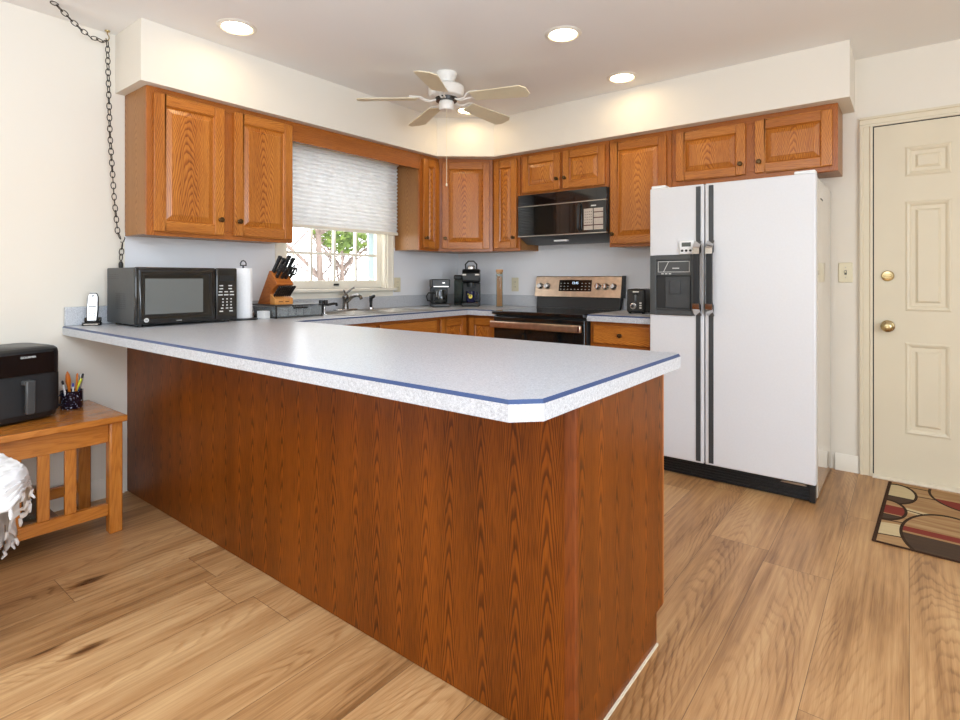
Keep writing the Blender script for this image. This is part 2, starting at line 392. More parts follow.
# ------------------------------------------------------------------ mesh helpers
AX = {'x': 0, 'y': 1, 'z': 2}
class MB:
    def __init__(s): s.v = []; s.f = []; s.uv = []; s.mi = []; s.T = None
    def vert(s, p):
        p = Vector(p)
        if s.T is not None: p = s.T @ p
        s.v.append(p); return len(s.v)-1
    def face(s, pts, m=0, uvs=None):
        ids = [s.vert(p) for p in pts]
        s.f.append(ids); s.mi.append(m)
        s.uv.append(uvs or [(0, 0)]*len(ids))
    def gface(s, pts, g='z', m=0, off=(0, 0), cen=(0, 0, 0)):
        """a flat face whose UVs run along grain axis g (u) and across it (v), in metres"""
        P = [Vector(p) for p in pts]
        n = Vector((0, 0, 0))
        for i in range(len(P)):
            a, b = P[i], P[(i+1) % len(P)]
            n += a.cross(b)
        gi = AX[g]; an = [abs(q) for q in n]
        ni = an.index(max(an))
        if ni == gi: ua, va = [i for i in range(3) if i != gi]; us = 0.15
        else: ua = gi; va = [i for i in range(3) if i not in (gi, ni)][0]; us = 1.0
        s.face(pts, m, [((p[ua]-cen[ua])*us+off[0], (p[va]-cen[va])+off[1]) for p in P])
    def box(s, x0, x1, y0, y1, z0, z1, g='z', m=0, sp=0.03, off=None, skip=()):
        c = ((x0+x1)/2, (y0+y1)/2, (z0+z1)/2)
        off = off or (random.uniform(0, 20), random.choice((-1, 1))*random.uniform(0.07, 0.13))
        a = [(x0, y0, z0), (x1, y0, z0), (x1, y1, z0), (x0, y1, z0), (x0, y0, z1), (x1, y0, z1), (x1, y1, z1), (x0, y1, z1)]
        for key, q in (('-z', (3, 2, 1, 0)), ('+z', (4, 5, 6, 7)), ('-y', (0, 1, 5, 4)), ('+x', (1, 2, 6, 5)), ('+y', (2, 3, 7, 6)), ('-x', (3, 0, 4, 7))):
            if key in skip: continue
            s.gface([a[i] for i in q], g, m, off, c)
        return s
    def prism(s, pts, z0, z1, m=0, axis='z', g='z', off=None):
        """2D outline (CCW) extruded along an axis; for 'y' the outline is (x,z), for 'x' it is (y,z)"""
        def P(a, h):
            return {'z': (a[0], a[1], h), 'y': (a[0], h, a[1]), 'x': (h, a[0], a[1])}[axis]
        off = off or (random.uniform(0, 20), random.uniform(-.03, .03))
        b = [P(a, z0) for a in pts]; t = [P(a, z1) for a in pts]
        if axis == 'y': b, t = t, b
        cen = tuple(sum(q[i] for q in b+t)/len(b+t) for i in range(3))
        s.gface(list(reversed(b)), g, m, off, cen); s.gface(t, g, m, off, cen)
        for i in range(len(pts)):
            j = (i+1) % len(pts)
            s.gface([b[i], b[j], t[j], t[i]], g, m, off, cen)
        return s
    def lathe(s, prof, c=(0, 0, 0), axis='z', seg=24, m=0, sx=1.0, sy=1.0):
        def P(r, h, a):
            x, y = r*math.cos(a)*sx, r*math.sin(a)*sy
            q = {'z': (x, y, h), 'y': (x, -h, y), 'x': (h, x, y), '-x': (-h, -x, y)}[axis]
            return (c[0]+q[0], c[1]+q[1], c[2]+q[2])
        for i in range(len(prof)-1):
            (r0, h0), (r1, h1) = prof[i], prof[i+1]
            for k in range(seg):
                a, b = 2*PI*k/seg, 2*PI*(k+1)/seg
                p = [P(r0, h0, a), P(r0, h0, b), P(r1, h1, b), P(r1, h1, a)]
                if r0 < 1e-6: p = [p[0], p[2], p[3]]
                elif r1 < 1e-6: p = p[:3]
                s.face(p, m, [(h0, a*0.05)]*len(p))
        return s
    def cyl(s, c, r, h, axis='z', seg=24, m=0):
        return s.lathe([(0, 0), (r, 0), (r, h), (0, h)], c, axis, seg, m)
    def sphere(s, c, r, seg=16, rings=8, m=0, sz=1.0):
        return s.lathe([(r*math.sin(PI*i/rings), -r*math.cos(PI*i/rings)*sz) for i in range(rings+1)], c, 'z', seg, m)
    def tube(s, pts, r, seg=8, m=0, closed=False):
        pts = [Vector(p) for p in pts]; n = len(pts)
        rr = r if isinstance(r, (list, tuple)) else [r]*n
        rings = []; ref = None
        for i in range(n):
            a = pts[(i-1) % n] if (closed or i > 0) else pts[i]
            b = pts[(i+1) % n] if (closed or i < n-1) else pts[i]
            t = (b-a).normalized()
            if ref is None:
                ref = Vector((0, 0, 1)) if abs(t.z) < 0.9 else Vector((1, 0, 0))
            x = (ref-t*ref.dot(t)).normalized(); ref = x; y = t.cross(x)
            rings.append([pts[i]+(x*math.cos(2*PI*k/seg)+y*math.sin(2*PI*k/seg))*rr[i] for k in range(seg)])
        last = n if closed else n-1
        for i in range(last):
            A, B = rings[i], rings[(i+1) % n]
            for k in range(seg):
                j = (k+1) % seg
                s.face([A[k], A[j], B[j], B[k]], m, [(i*0.05, k*0.01)]*4)
        if not closed:
            s.face(list(reversed(rings[0])), m); s.face(rings[-1], m)
        return s
    def rings(s, x0, x1, z0, z1, steps, m=0, g='z', off=(0, 0), y0=0.0):
        """nested rectangles facing -Y: steps are (inset, y); closes with a cap"""
        c = ((x0+x1)/2, 0, (z0+z1)/2)
        R = [[(x0+i, y, z0+i), (x1-i, y, z0+i), (x1-i, y, z1-i), (x0+i, y, z1-i)] for i, y in steps]
        for A, B in zip(R, R[1:]):
            for k in range(4):
                j = (k+1) % 4
                s.gface([A[k], A[j], B[j], B[k]], g, m, off, c)
        s.gface(R[-1], g, m, off, c)
        return s
    def build(s, name, mats, parent=None, bevel=0.0, seg=2, smooth=True, label=None, loc=None, rz=None, ang=38, weld=1e-5):
        me = bpy.data.meshes.new(name)
        me.from_pydata([tuple(p) for p in s.v], [], s.f)
        ul = me.uv_layers.new(name='UVMap')
        flat = [c for f in s.uv for q in f for c in q]
        ul.data.foreach_set('uv', flat)
        me.polygons.foreach_set('material_index', s.mi)
        if not isinstance(mats, (list, tuple)): mats = [mats]
        for q in mats: me.materials.append(MT[q] if isinstance(q, str) else q)
        bm = bmesh.new(); bm.from_mesh(me)
        bmesh.ops.remove_doubles(bm, verts=bm.verts, dist=weld)
        bm.to_mesh(me); bm.free()
        if smooth:
            me.polygons.foreach_set('use_smooth', [True]*len(me.polygons))
            me.set_sharp_from_angle(angle=math.radians(ang))
        me.update()
        o = bpy.data.objects.new(name, me); C.objects.link(o)
        if parent is not None: o.parent = parent
        if loc is not None: o.location = loc
        if rz is not None: o.rotation_euler = (0, 0, rz)
        if label: o['label'] = label
        if bevel:
            bv = o.modifiers.new('bevel', 'BEVEL'); bv.width = bevel; bv.segments = seg; bv.limit_method = 'ANGLE'; bv.angle_limit = math.radians(40)
            bv.harden_normals = False
        return o

def tag(o, label, cat, group=None, kind=None):
    o['label'] = label; o['category'] = cat
    if group: o['group'] = group
    if kind: o['kind'] = kind
    return o
def struct(o, label=None):
    o['kind'] = 'structure'
    if label: o['label'] = label; o['category'] = label.split()[-1]
    return o
def thing(name, label, cat, loc=(0, 0, 0), rz=0.0, group=None):
    o = bpy.data.objects.new(name, None); C.objects.link(o)
    o.location = loc; o.rotation_euler = (0, 0, rz); o.empty_display_size = 0.1
    return tag(o, label, cat, group)
def clone(root, loc, rz=None, label=None):
    r = root.copy(); C.objects.link(r); r.location = loc
    if rz is not None: r.rotation_euler = (0, 0, rz)
    if label: r['label'] = label
    for ch in list(root.children):
        c = ch.copy(); C.objects.link(c); c.parent = r
        for g in list(ch.children):
            d = g.copy(); C.objects.link(d); d.parent = c
    return r
def text(name, body, size, mat, parent, loc, rot=(PI/2, 0, 0), ext=0.0004):
    cu = bpy.data.curves.new(name, 'FONT'); cu.body = body; cu.size = size; cu.extrude = ext
    cu.align_x = 'CENTER'; cu.align_y = 'CENTER'
    t = bpy.data.objects.new(name+'_curve', cu); C.objects.link(t)
    dg = bpy.context.evaluated_depsgraph_get()
    me = bpy.data.meshes.new_from_object(t.evaluated_get(dg))
    bpy.data.objects.remove(t)
    me.materials.clear(); me.materials.append(MT[mat]); me.name = name
    o = bpy.data.objects.new(name, me); C.objects.link(o); o.parent = parent
    o.location = loc; o.rotation_euler = rot
    return o
RZL = PI/2          # furniture on the left wall: local -Y faces +X

# ================================================================== THE ROOM
CEIL = 2.448
struct(MB().box(-0.3, 6.0, -8.0, 0.3, -0.1, 0.0).build('floor', 'floor'), 'light oak plank floor')
struct(MB().box(-0.3, 6.0, -8.0, 0.3, CEIL, CEIL+0.1).build('ceiling', 'ceiling'), 'pale flat ceiling')
WY0, WY1, WZ0, WZ1 = -1.835, -0.895, 1.075, 2.06
wl = MB()
wl.box(-0.15, 0, -8, WY0, 0, CEIL).box(-0.15, 0, WY1, 0.0, 0, CEIL).box(-0.15, 0, WY0, WY1, 0, WZ0).box(-0.15, 0, WY0, WY1, WZ1, CEIL)
struct(wl.build('wall_left', 'wall'), 'cream left wall')
struct(MB().box(-0.15, 6.0, 0, 0.15, 0, CEIL).build('wall_back', 'wall'), 'cream back wall')
struct(MB().box(5.85, 6.0, -8, 0, 0, CEIL).build('wall_right', 'wall'), 'cream right wall')
struct(MB().box(-0.15, 6.0, -8, -7.85, 0, CEIL).build('wall_front', 'wall'), 'cream wall behind the camera')
# soffit above the cabinets, with a diagonal corner
sof = MB()
so = [(0.0005, -2.8285), (0.3345, -2.8285), (0.3345, -0.656), (0.69, -0.362), (3.088, -0.362), (3.088, -0.0005), (0.0005, -0.0005)]
sof.prism(so, 2.1385, CEIL-0.0005)
struct(sof.build('soffit', 'wall'), 'cream soffit above the wall cabinets')
# grey laminate splash panels between counter and wall cabinets
sp = MB().box(0.0005, 0.004, -2.784, WY0-0.058, 0.9, 1.40).box(0.0005, 0.004, WY0-0.058, WY1+0.058, 0.9, 1.03).box(0.0005, 0.004, WY1+0.058, -0.004, 0.9, 1.40)
struct(sp.build('trim_1', 'grey_wall'), 'grey laminate splash panel on the left wall')
sp = MB().box(0.004, 2.11, -0.004, -0.0005, 0.6, 1.84)
struct(sp.build('trim_2', 'grey_wall'), 'grey laminate splash panel behind the range')
# baseboards
def baseboard(name, x0, x1, y0, y1, lab, along):
    m = MB()
    if along == 'y': m.prism([(x0, 0.0), (x0+0.014, 0.0), (x0+0.014, 0.075), (x0+0.006, 0.098), (x0, 0.098)], y0, y1, axis='y')
    else: m.prism([(y1, 0.0), (y1, 0.098), (y1-0.006, 0.098), (y1-0.014, 0.075), (y1-0.014, 0.0)], x0, x1, axis='x')
    struct(m.build(name, 'white_trim'), lab)
baseboard('baseboard_left', 0.0005, 0, -7.85, -2.79, 'white baseboard along the left wall', 'y')
baseboard('baseboard_back', 2.99, 3.108, 0, -0.0005, 'white baseboard beside the door', 'x')

# ------------------------------------------------------------------ window_1
win = thing('window_1', 'cream double-hung window over the sink', 'window', (0, (WY0+WY1)/2, WZ0)); win['kind'] = 'structure'
hw = (WY1-WY0)/2; hh = WZ1-WZ0
m = MB(); cw = 0.058
m.box(0, 0.018, -hw-cw, -hw, -0.02, hh+cw).box(0, 0.018, hw, hw+cw, -0.02, hh+cw).box(0, 0.018, -hw, hw, hh, hh+cw)
m.box(0.018, 0.024, -hw-cw, -hw-cw+0.014, -0.02, hh+cw).box(0.018, 0.024, hw+cw-0.014, hw+cw, -0.02, hh+cw)
m.build('casing', 'trim', win, bevel=0.002)
MB().box(-0.09, 0.05, -hw-cw-0.02, hw+cw+0.02, -0.024, 0.0).build('stool', 'trim', win, bevel=0.006)
MB().box(0.001, 0.016, -hw-cw, hw+cw, -0.085, -0.0245).build('apron', 'trim', win, bevel=0.003)
m = MB()
m.box(-0.149, -0.002, -hw+0.0005, -hw+0.02, 0.001, hh-0.001).box(-0.149, -0.002, hw-0.02, hw-0.0005, 0.001, hh-0.001).box(-0.149, -0.002, -hw+0.02, hw-0.02, hh-0.02, hh-0.001)
m.build('jamb', 'trim', win)
s0, s1 = -hw+0.02, hw-0.02
m = MB(); st = 0.045
m.box(-0.08, -0.045, s0, s0+st, 0.001, 0.52).box(-0.08, -0.045, s1-st, s1, 0.001, 0.52)
m.box(-0.08, -0.045, s0+st, s1-st, 0.001, 0.06).box(-0.08, -0.045, s0+st, s1-st, 0.475, 0.52)
sash = m.build('sash', 'trim', win, bevel=0.003)
m = MB(); g0, g1 = s0+st, s1-st
for k in range(1, 4):
    y = g0+(g1-g0)*k/4; m.box(-0.078, -0.05, y-0.009, y+0.009, 0.06, 0.475)
for z in (0.258,):
    m.box(-0.0775, -0.0505, g0, g1, z-0.009, z+0.009)
m.build('muntin', 'white_trim', sash, bevel=0.003)
MB().box(-0.067, -0.063, g0, g1, 0.06, 0.475).build('pane', 'glass', sash)
MB().box(-0.045, -0.034, -0.018, 0.028, 0.022, 0.037).build('sash_lift', 'dark_metal', sash, bevel=0.003, label='dark sash lift')
m = MB()
m.box(-0.13, -0.095, s0, s0+0.03, 0.475, hh-0.02).box(-0.13, -0.095, s1-0.03, s1, 0.475, hh-0.02).box(-0.13, -0.095, s0+0.03, s1-0.03, 0.475, 0.51).box(-0.13, -0.095, s0+0.03, s1-0.03, hh-0.06, hh-0.02)
us = m.build('upper_sash', 'trim', win)
MB().box(-0.114, -0.11, s0+0.03, s1-0.03, 0.51, hh-0.06).build('pane', 'glass', us)
# outside screen channel, pale blue vinyl
MB().box(-0.149, -0.1315, hw-0.075, hw-0.0205, 0.002, hh-0.022).build('screen_channel', 'pale_blue', win, label='pale blue vinyl channel outside')

# cellular shade, half drawn
shd = thing('window_shade', 'white pleated cellular shade drawn halfway down the sink window', 'window shade', (0.026, (WY0+WY1)/2, 1.5))
yh = 0.552
m = MB(); n = 19; zt = 0.565; z0 = 0.022
prof = []
for i in range(n*2+1):
    prof.append((0.004 if i % 2 else 0.021, z0+(zt-z0)*i/(n*2)))
out = prof+[(0.0, zt), (0.0, z0)]
for a, b in zip(prof, prof[1:]):
    m.face([(a[0], -yh, a[1]), (a[0], yh, a[1]), (b[0], yh, b[1]), (b[0], -yh, b[1])])
m.face([(0.0, yh, z0), (0.0, -yh, z0), (0.0, -yh, zt), (0.0, yh, zt)])
m.build('pleated_fabric', 'shade', shd, smooth=False)
MB().box(-0.001, 0.026, -yh, yh, 0.0, 0.022).build('bottom_rail', 'trim', shd, bevel=0.004)
MB().box(-0.001, 0.034, -yh, yh, 0.565, 0.605).build('head_rail', 'trim', shd, bevel=0.004)

# ------------------------------------------------------------------ door_1 (faces -Y)
dr = thing('door_1', 'beige six-panel entry door right of the refrigerator', 'door', (3.181, 0, 0)); dr['kind'] = 'structure'
DW, DT, DB = 0.813, 2.03, 0.016
colsx = [(0.143, 0.346), (0.467, 0.670)]
rowsz = [(0.272, 0.79), (0.968, 1.588), (1.727, 1.897)]
m = MB(); yf = -0.010
def fq(x0, x1, z0, z1): m.face([(x0, yf, z0), (x1, yf, z0), (x1, yf, z1), (x0, yf, z1)])
xs = [0.0]+[q for c in colsx for q in c]+[DW]
for i in (0, 2, 4): fq(xs[i], xs[i+1], DB, DT)
zs = [DB]+[q for r in rowsz for q in r]+[DT]
for (x0, x1) in colsx:
    for i in (0, 2, 4, 6): fq(x0, x1, zs[i], zs[i+1])
    for (z0, z1) in rowsz:
        m.rings(x0, x1, z0, z1, [(0, yf), (0.010, yf-0.005), (0.020, yf-0.002), (0.028, yf+0.005), (0.046, yf+0.005), (0.058, yf-0.004)])
m.face([(0, yf, DB), (0, yf, DT), (0, 0.0, DT), (0, 0.0, DB)]); m.face([(0, yf, DT), (DW, yf, DT), (DW, 0, DT), (0, 0, DT)])
m.face([(DW, yf, DB), (DW, 0, DB), (DW, 0, DT), (DW, yf, DT)])
m.build('door_slab', 'door', dr, ang=8)
m = MB().box(-0.006, 0.0, -0.006, -0.0005, 0.0, DT+0.006).box(0, DW, -0.006, -0.0005, DT, DT+0.006)
m.build('jamb_gap_shade', 'black_matte', dr, label='black strip for the shaded door gap')  # dark strip stands for the shade inside the jamb gap
m = MB()
def casing(x0, x1, z0, z1, v):
    if v: m.prism([(x0, -0.0005), (x0, -0.024), (x0+0.014, -0.024), (x0+0.020, -0.017), (x0+0.045, -0.015), (x0+0.050, -0.020), (x1, -0.018), (x1, -0.0005)], z0, z1)
    else: m.prism([(-0.0005, z0), (-0.018, z0), (-0.020, z0+0.012), (-0.015, z0+0.017), (-0.017, z0+0.042), (-0.024, z0+0.046), (-0.024, z1), (-0.0005, z1)], x0, x1, axis='x')
casing(-0.068, -0.006, 0.0, DT+0.006, True)
m.T = Matrix.Translation((DW+0.006, 0, 0)) @ Matrix.Diagonal((-1, 1, 1, 1)); casing(-0.062, 0.0, 0.0, DT+0.006, True); m.T = None
casing(-0.068, DW+0.068, DT+0.006, DT+0.064, False)
m.build('casing', 'door', dr)
MB().prism([(-0.0005, 0.0005), (-0.0005, 0.0155), (-0.03, 0.0155), (-0.045, 0.006), (-0.045, 0.0005)], -0.006, DW+0.006, axis='x').build('threshold', 'caulk', dr, label='pale wooden threshold')
m = MB(); c = (0.064, -0.0105, 1.166)
m.lathe([(0, 0.0), (0.031, 0.0), (0.031, 0.004), (0.026, 0.010), (0.012, 0.012), (0, 0.012)], c, 'y', 28)
dbt = m.build('deadbolt', 'brass', dr, label='brass deadbolt rosette')
MB().box(0.064-0.019, 0.064+0.019, -0.038, -0.0228, 1.160, 1.172).build('thumb_turn', 'brass', dbt, bevel=0.003)
m = MB(); c = (0.064, -0.0105, 0.877)
m.lathe([(0, 0.0), (0.034, 0.0), (0.034, 0.003), (0.029, 0.008), (0.013, 0.010), (0.012, 0.028), (0.022, 0.036), (0.028, 0.048), (0.027, 0.058), (0.018, 0.066), (0.008, 0.067), (0.007, 0.063), (0, 0.063)], c, 'y', 32)
m.build('door_knob', 'brass', dr, label='round brass door knob')

# ================================================================== WALL CABINETS
def panel_door(parent, x0, x1, z0, z1, yb, knob=None, name='door', fw=0.055, lab=None):
    """a raised-panel oak door: its back sits at y = yb and it faces -Y"""
    th = 0.019; y0, y1 = yb-th, yb
    m = MB()
    ow = (random.uniform(0, 20), random.uniform(0.05, 0.12)); ow2 = (random.uniform(0, 20), random.uniform(-0.12, -0.05))
    m.box(x0, x0+fw, y0, y1, z0, z1, 'z', off=ow); m.box(x1-fw, x1, y0, y1, z0, z1, 'z', off=ow2)
    m.box(x0+fw, x1-fw, y0, y1, z0, z0+fw, 'x', sp=0.05); m.box(x0+fw, x1-fw, y0, y1, z1-fw, z1, 'x', sp=0.05)
    d = m.build(name, 'oak', parent, bevel=0.0035)
    if lab: d['label'] = lab
    m = MB(); a, b, e, f = x0+fw-0.001, x1-fw+0.001, z0+fw-0.001, z1-fw+0.001
    off = (random.uniform(0, 20), random.uniform(-0.02, 0.02))
    ins = min(0.034, (x1-x0-2*fw)*0.3, (f-e)*0.28)
    m.rings(a, b, e, f, [(0, y1-0.004), (0, y0+0.006), (0.007, y0+0.0135), (ins, y0+0.0035), (ins+0.0015, y0+0.0005)], 0, 'z', off)
    m.build('panel', 'oak', d, ang=10)
    if knob:
        k = MB()
        k.lathe([(0, 0), (0.011, 0), (0.010, 0.003), (0.005, 0.006), (0.005, 0.012), (0.013, 0.018), (0.0145, 0.023), (0.011, 0.029), (0, 0.031)], (knob[0], y0-0.0002, knob[1]), 'y', 18)
        k.build('knob', 'bronze', d, label='antique bronze knob')
    return d

def wall_cabinet(label, loc, rz, W, D, z0, z1, doors, rails=(0.03, 0.03), side_mat='oak_side', name='wall_cabinet'):
    t = thing(name, label, 'kitchen cabinet', (loc[0], loc[1], z0), rz, 'oak wall cabinets')
    H = z1-z0
    m = MB(); e = 0.0008
    m.box(e, W-e, -D+0.019, -0.001, 0.006, H, 'z')
    m.build('body', side_mat, t)
    m = MB()
    y0, y1 = -D, -D+0.0188
    bot, top = 0.045, 0.045
    xs = [d[0] for d in doors]+[d[1] for d in doors]
    m.box(e, 0.042, y0, y1, 0, H, 'z'); m.box(W-0.042, W-e, y0, y1, 0, H, 'z')
    m.box(0.042, W-0.042, y0, y1, 0, bot, 'x'); m.box(0.042, W-0.042, y0, y1, H-top, H, 'x')
    for a, b in zip(doors, doors[1:]):
        m.box(a[1]-0.012, b[0]+0.012, y0+0.0002, y1, bot, H-top, 'z')
    m.build('face_frame', 'oak_frame', t, bevel=0.0015)
    for d in doors:
        panel_door(t, d[0], d[1], d[2], d[3], -D-0.0004, d[4])
    return t
CB, CT = 1.374, 2.1375
H = CT-CB
wall_cabinet('tall double-door oak wall cabinet above the countertop microwave, left of the window', (0.0005, -2.784), RZL, 0.844, 0.28, CB, CT,
             [(0.030, 0.398, 0.022, H-0.032, (0.373, 0.105)), (0.455, 0.832, 0.022, H-0.032, (0.482, 0.105))])
wall_cabinet('narrow oak wall cabinet with pale side panel right of the window', (0.0005, -0.805), RZL, 0.224, 0.28, CB, CT,
             [(0.034, 0.218, 0.022, H-0.032, (0.052, 0.10))], side_mat='oak_side')
# diagonal corner cabinet: pentagon body
t = thing('wall_cabinet', 'diagonal corner oak wall cabinet above the coffee makers', 'kitchen cabinet', (0, 0, CB), 0, 'oak wall cabinets')
A, B = Vector((0.2805, -0.579)), Vector((0.617, -0.2805))
dd = (B-A); LD = dd.length; ang = math.atan2(dd.y, dd.x)
nrm = Vector((-dd.y, dd.x)).normalized()*0.019
m = MB(); m.prism([(0.001, -0.58), (A.x+nrm.x, -0.58), (A.x+nrm.x, A.y+nrm.y), (B.x+nrm.x, B.y+nrm.y), (0.618, B.y+nrm.y), (0.618, -0.001), (0.001, -0.001)], 0.006, H)
m.build('body', 'oak_side', t)
fr = bpy.data.objects.new('frame_tmp', None)
def diag_part(m, name, mat, parent=None, **k):
    o = m.build(name, mat, parent or t, **k); o.location = (A.x, A.y, 0); o.rotation_euler = (0, 0, ang); return o
m = MB()
m.box(0.0005, 0.04, 0, 0.0185, 0, H, 'z').box(LD-0.04, LD-0.0005, 0, 0.0185, 0, H, 'z').box(0.04, LD-0.04, 0, 0.0185, 0, 0.045, 'x').box(0.04, LD-0.04, 0, 0.0185, H-0.045, H, 'x')
diag_part(m, 'face_frame', 'oak_frame', bevel=0.0015)
d = panel_door(t, 0.030, LD-0.030, 0.022, H-0.032, -0.0004, (0.056, 0.105))
d.location = (A.x, A.y, 0); d.rotation_euler = (0, 0, ang)
bpy.data.objects.remove(fr)
wall_cabinet('narrow oak wall cabinet between the corner cabinet and the hood microwave', (0.6185, -0.0005), 0, 0.272, 0.28, CB, CT,
             [(0.022, 0.245, 0.022, H-0.032, (0.222, 0.105))])
wall_cabinet('short double-door oak wall cabinet directly above the hood microwave', (0.893, -0.0045), 0, 0.76, 0.276, 1.805, CT,
             [(0.028, 0.366, 0.022, 0.302, (0.345, 0.10)), (0.392, 0.732, 0.022, 0.302, (0.413, 0.10))])
wall_cabinet('single-door oak wall cabinet between hood microwave and refrigerator', (1.6545, -0.0005), 0, 0.444, 0.28, CB, CT,
             [(0.014, 0.412, 0.022, H-0.032, (0.034, 0.09))])
wall_cabinet('wide short oak wall cabinet above the white refrigerator', (2.1, -0.0005), 0, 0.928, 0.28, 1.758, CT,
             [(0.03, 0.452, 0.03, 0.345, (0.425, 0.095)), (0.505, 0.902, 0.03, 0.345, (0.53, 0.095))])
# valance over the window
v = MB().box(0.2615, 0.2805, -1.9395, -0.8055, 2.018, CT, 'y').build('valance_board', 'oak_frame', bevel=0.002)
tag(v, 'oak valance board spanning the window between two wall cabinets', 'valance')

# ================================================================== BASE CABINETS
def base_cabinet(label, loc, rz, W, fronts, D=0.58):
    t = thing('base_cabinet', label, 'kitchen cabinet', (loc[0], loc[1], 0), rz, 'oak base cabinets')
    m = MB()
    if 'sink' in label:
        m.box(0.001, 0.019, -D+0.019, -0.025, 0.1, 0.8685, 'z').box(W-0.019, W-0.001, -D+0.019, -0.025, 0.1, 0.8685, 'z').box(0.019, W-0.019, -D+0.019, -0.025, 0.1, 0.118, 'x')
    else: m.box(0.001, W-0.001, -D+0.019, -0.025, 0.1, 0.8685, 'z')
    m.build('body', 'oak_side', t)
    MB().box(0.001, W-0.001, -D+0.075, -0.025, 0.0, 0.0995, 'x').build('toe_kick', 'oak_veneer', t)
    m = MB(); y0, y1 = -D, -D+0.0188
    m.box(0.001, 0.04, y0, y1, 0.1, 0.8685, 'z').box(W-0.04, W-0.001, y0, y1, 0.1, 0.8685, 'z')
    m.box(0.04, W-0.04, y0, y1, 0.1, 0.14, 'x').box(0.04, W-0.04, y0, y1, 0.83, 0.8685, 'x').box(0.04, W-0.04, y0, y1, 0.70, 0.73, 'x')
    m.build('face_frame', 'oak_frame', t, bevel=0.0015)
    for kind, x0, x1, z0, z1, kn in fronts:
        if kind == 'door': panel_door(t, x0, x1, z0, z1, -D-0.0004, kn)
        else:
            f = MB().box(x0, x1, -D-0.0194, -D-0.0004, z0, z1, 'x', sp=0.05).build('drawer', 'oak', t, bevel=0.005)
            if kn:
                k = MB(); k.lathe([(0, 0), (0.011, 0), (0.005, 0.006), (0.005, 0.012), (0.013, 0.018), (0.0145, 0.023), (0.011, 0.029), (0, 0.031)], (kn[0], -D-0.0196, kn[1]), 'y', 18)
                k.build('knob', 'bronze', f, label='antique bronze knob')
    return t
base_cabinet('oak sink base cabinet under the window run of the counter', (0.0005, -2.13), RZL, 1.195,
             [('drawer', 0.03, 0.58, 0.725, 0.845, None), ('drawer', 0.615, 1.165, 0.725, 0.845, None),
              ('door', 0.03, 0.58, 0.125, 0.70, (0.55, 0.66)), ('door', 0.615, 1.165, 0.125, 0.70, (0.645, 0.66))], D=0.60)
# lazy-susan corner: L-shaped body with two doors meeting at the inside corner
t = thing('base_cabinet', 'oak corner base cabinet below the coffee makers', 'kitchen cabinet', (0, 0, 0), 0, 'oak base cabinets')
MB().prism([(0.026, -0.933), (0.581, -0.933), (0.581, -0.581), (0.903, -0.581), (0.903, -0.026), (0.026, -0.026)], 0.1, 0.8685).build('body', 'oak_frame', t)
MB().prism([(0.026, -0.932), (0.53, -0.932), (0.53, -0.53), (0.902, -0.53), (0.902, -0.026), (0.026, -0.026)], 0.0, 0.0995).build('toe_kick', 'oak_veneer', t)
d1 = panel_door(t, 0.03, 0.33, 0.125, 0.845, -0.0004, None); d1.location = (0.581, -0.933, 0); d1.rotation_euler = (0, 0, PI/2)
d2 = panel_door(t, 0.62, 0.89, 0.125, 0.845, -0.5814, None)
base_cabinet('oak drawer base cabinet between range and refrigerator', (1.666, -0.0005), 0, 0.438,
             [('drawer', 0.028, 0.412, 0.725, 0.845, (0.22, 0.785)), ('door', 0.028, 0.412, 0.125, 0.70, (0.06, 0.64))], D=0.60)

# peninsula cabinet
PX, PY, PB = 2.714, -2.772, -2.185
pen = thing('peninsula_cabinet', 'oak-veneered peninsula cabinet carrying the long grey countertop', 'kitchen island', (1.35, -2.45, 0))
def pbox(m, name, mat, **k):
    o = m.build(name, mat, pen, **k); o.location = (-1.35, 2.45, 0); return o
CH = 0.030
m = MB().box(0.0008, PX-CH, PY, PY+0.012, 0.004, 0.8685, 'z', off=(3.0, 0.02)); pbox(m, 'back_panel', 'oak_veneer', label='long oak veneer panel facing the dining side')
m = MB(); m.prism([(PX-0.012, PY+0.012), (PX, PY+0.012), (PX, PB), (PX-0.012, PB)], 0.1, 0.8685, g='z', off=(7.0, 0.01))
m.prism([(PX-0.012, PY+0.012), (PX, PY+0.012), (PX, PB-0.055), (PX-0.012, PB-0.055)], 0.004, 0.1, g='z', off=(7.0, 0.01))
pbox(m, 'end_panel', 'oak_veneer', label='oak veneer end panel with toe notch')
m = MB(); m.prism([(PX-CH, PY-0.001), (PX-0.010, PY-0.001), (PX-0.003, PY+0.001), (PX+0.001, PY+0.007), (PX+0.001, PY+0.012), (PX-CH, PY+0.012)], 0.003, 0.8685)
pbox(m, 'corner_trim', 'oak_trim', label='reddish oak corner strip')
m = MB().box(0.62, PX-0.012, PB-0.02, PB, 0.1, 0.8685, 'z').box(PX-0.012, PX-0.001, PB+0.0003, PB+0.014, 0.1, 0.866, 'z').box(0.62, PX-0.012, PY+0.012, PB-0.02, 0.84, 0.8685, 'x')
pbox(m, 'face_frame', 'oak', bevel=0.001)
m = MB().box(0.62, PX-0.012, PB-0.075, PB-0.056, 0.0, 0.0995, 'x'); pbox(m, 'toe_kick', 'oak_veneer')
for k in range(4):
    x0 = 0.70+k*0.5
    panel_door(pen, 0, 0.46, 0.125, 0.845, 0, (0.03, 0.66)).matrix_basis = Matrix.Translation((x0+0.46-1.35, PB+0.0005+2.45, 0)) @ Matrix.Rotation(PI, 4, 'Z')
m = MB().prism([(PX+0.0003, PY+0.02), (PX+0.006, PY+0.02), (PX+0.006, PB-0.055), (PX+0.0003, PB-0.055)], 0.0, 0.006); pbox(m, 'caulk_bead', 'caulk', label='pale caulk bead at the floor')

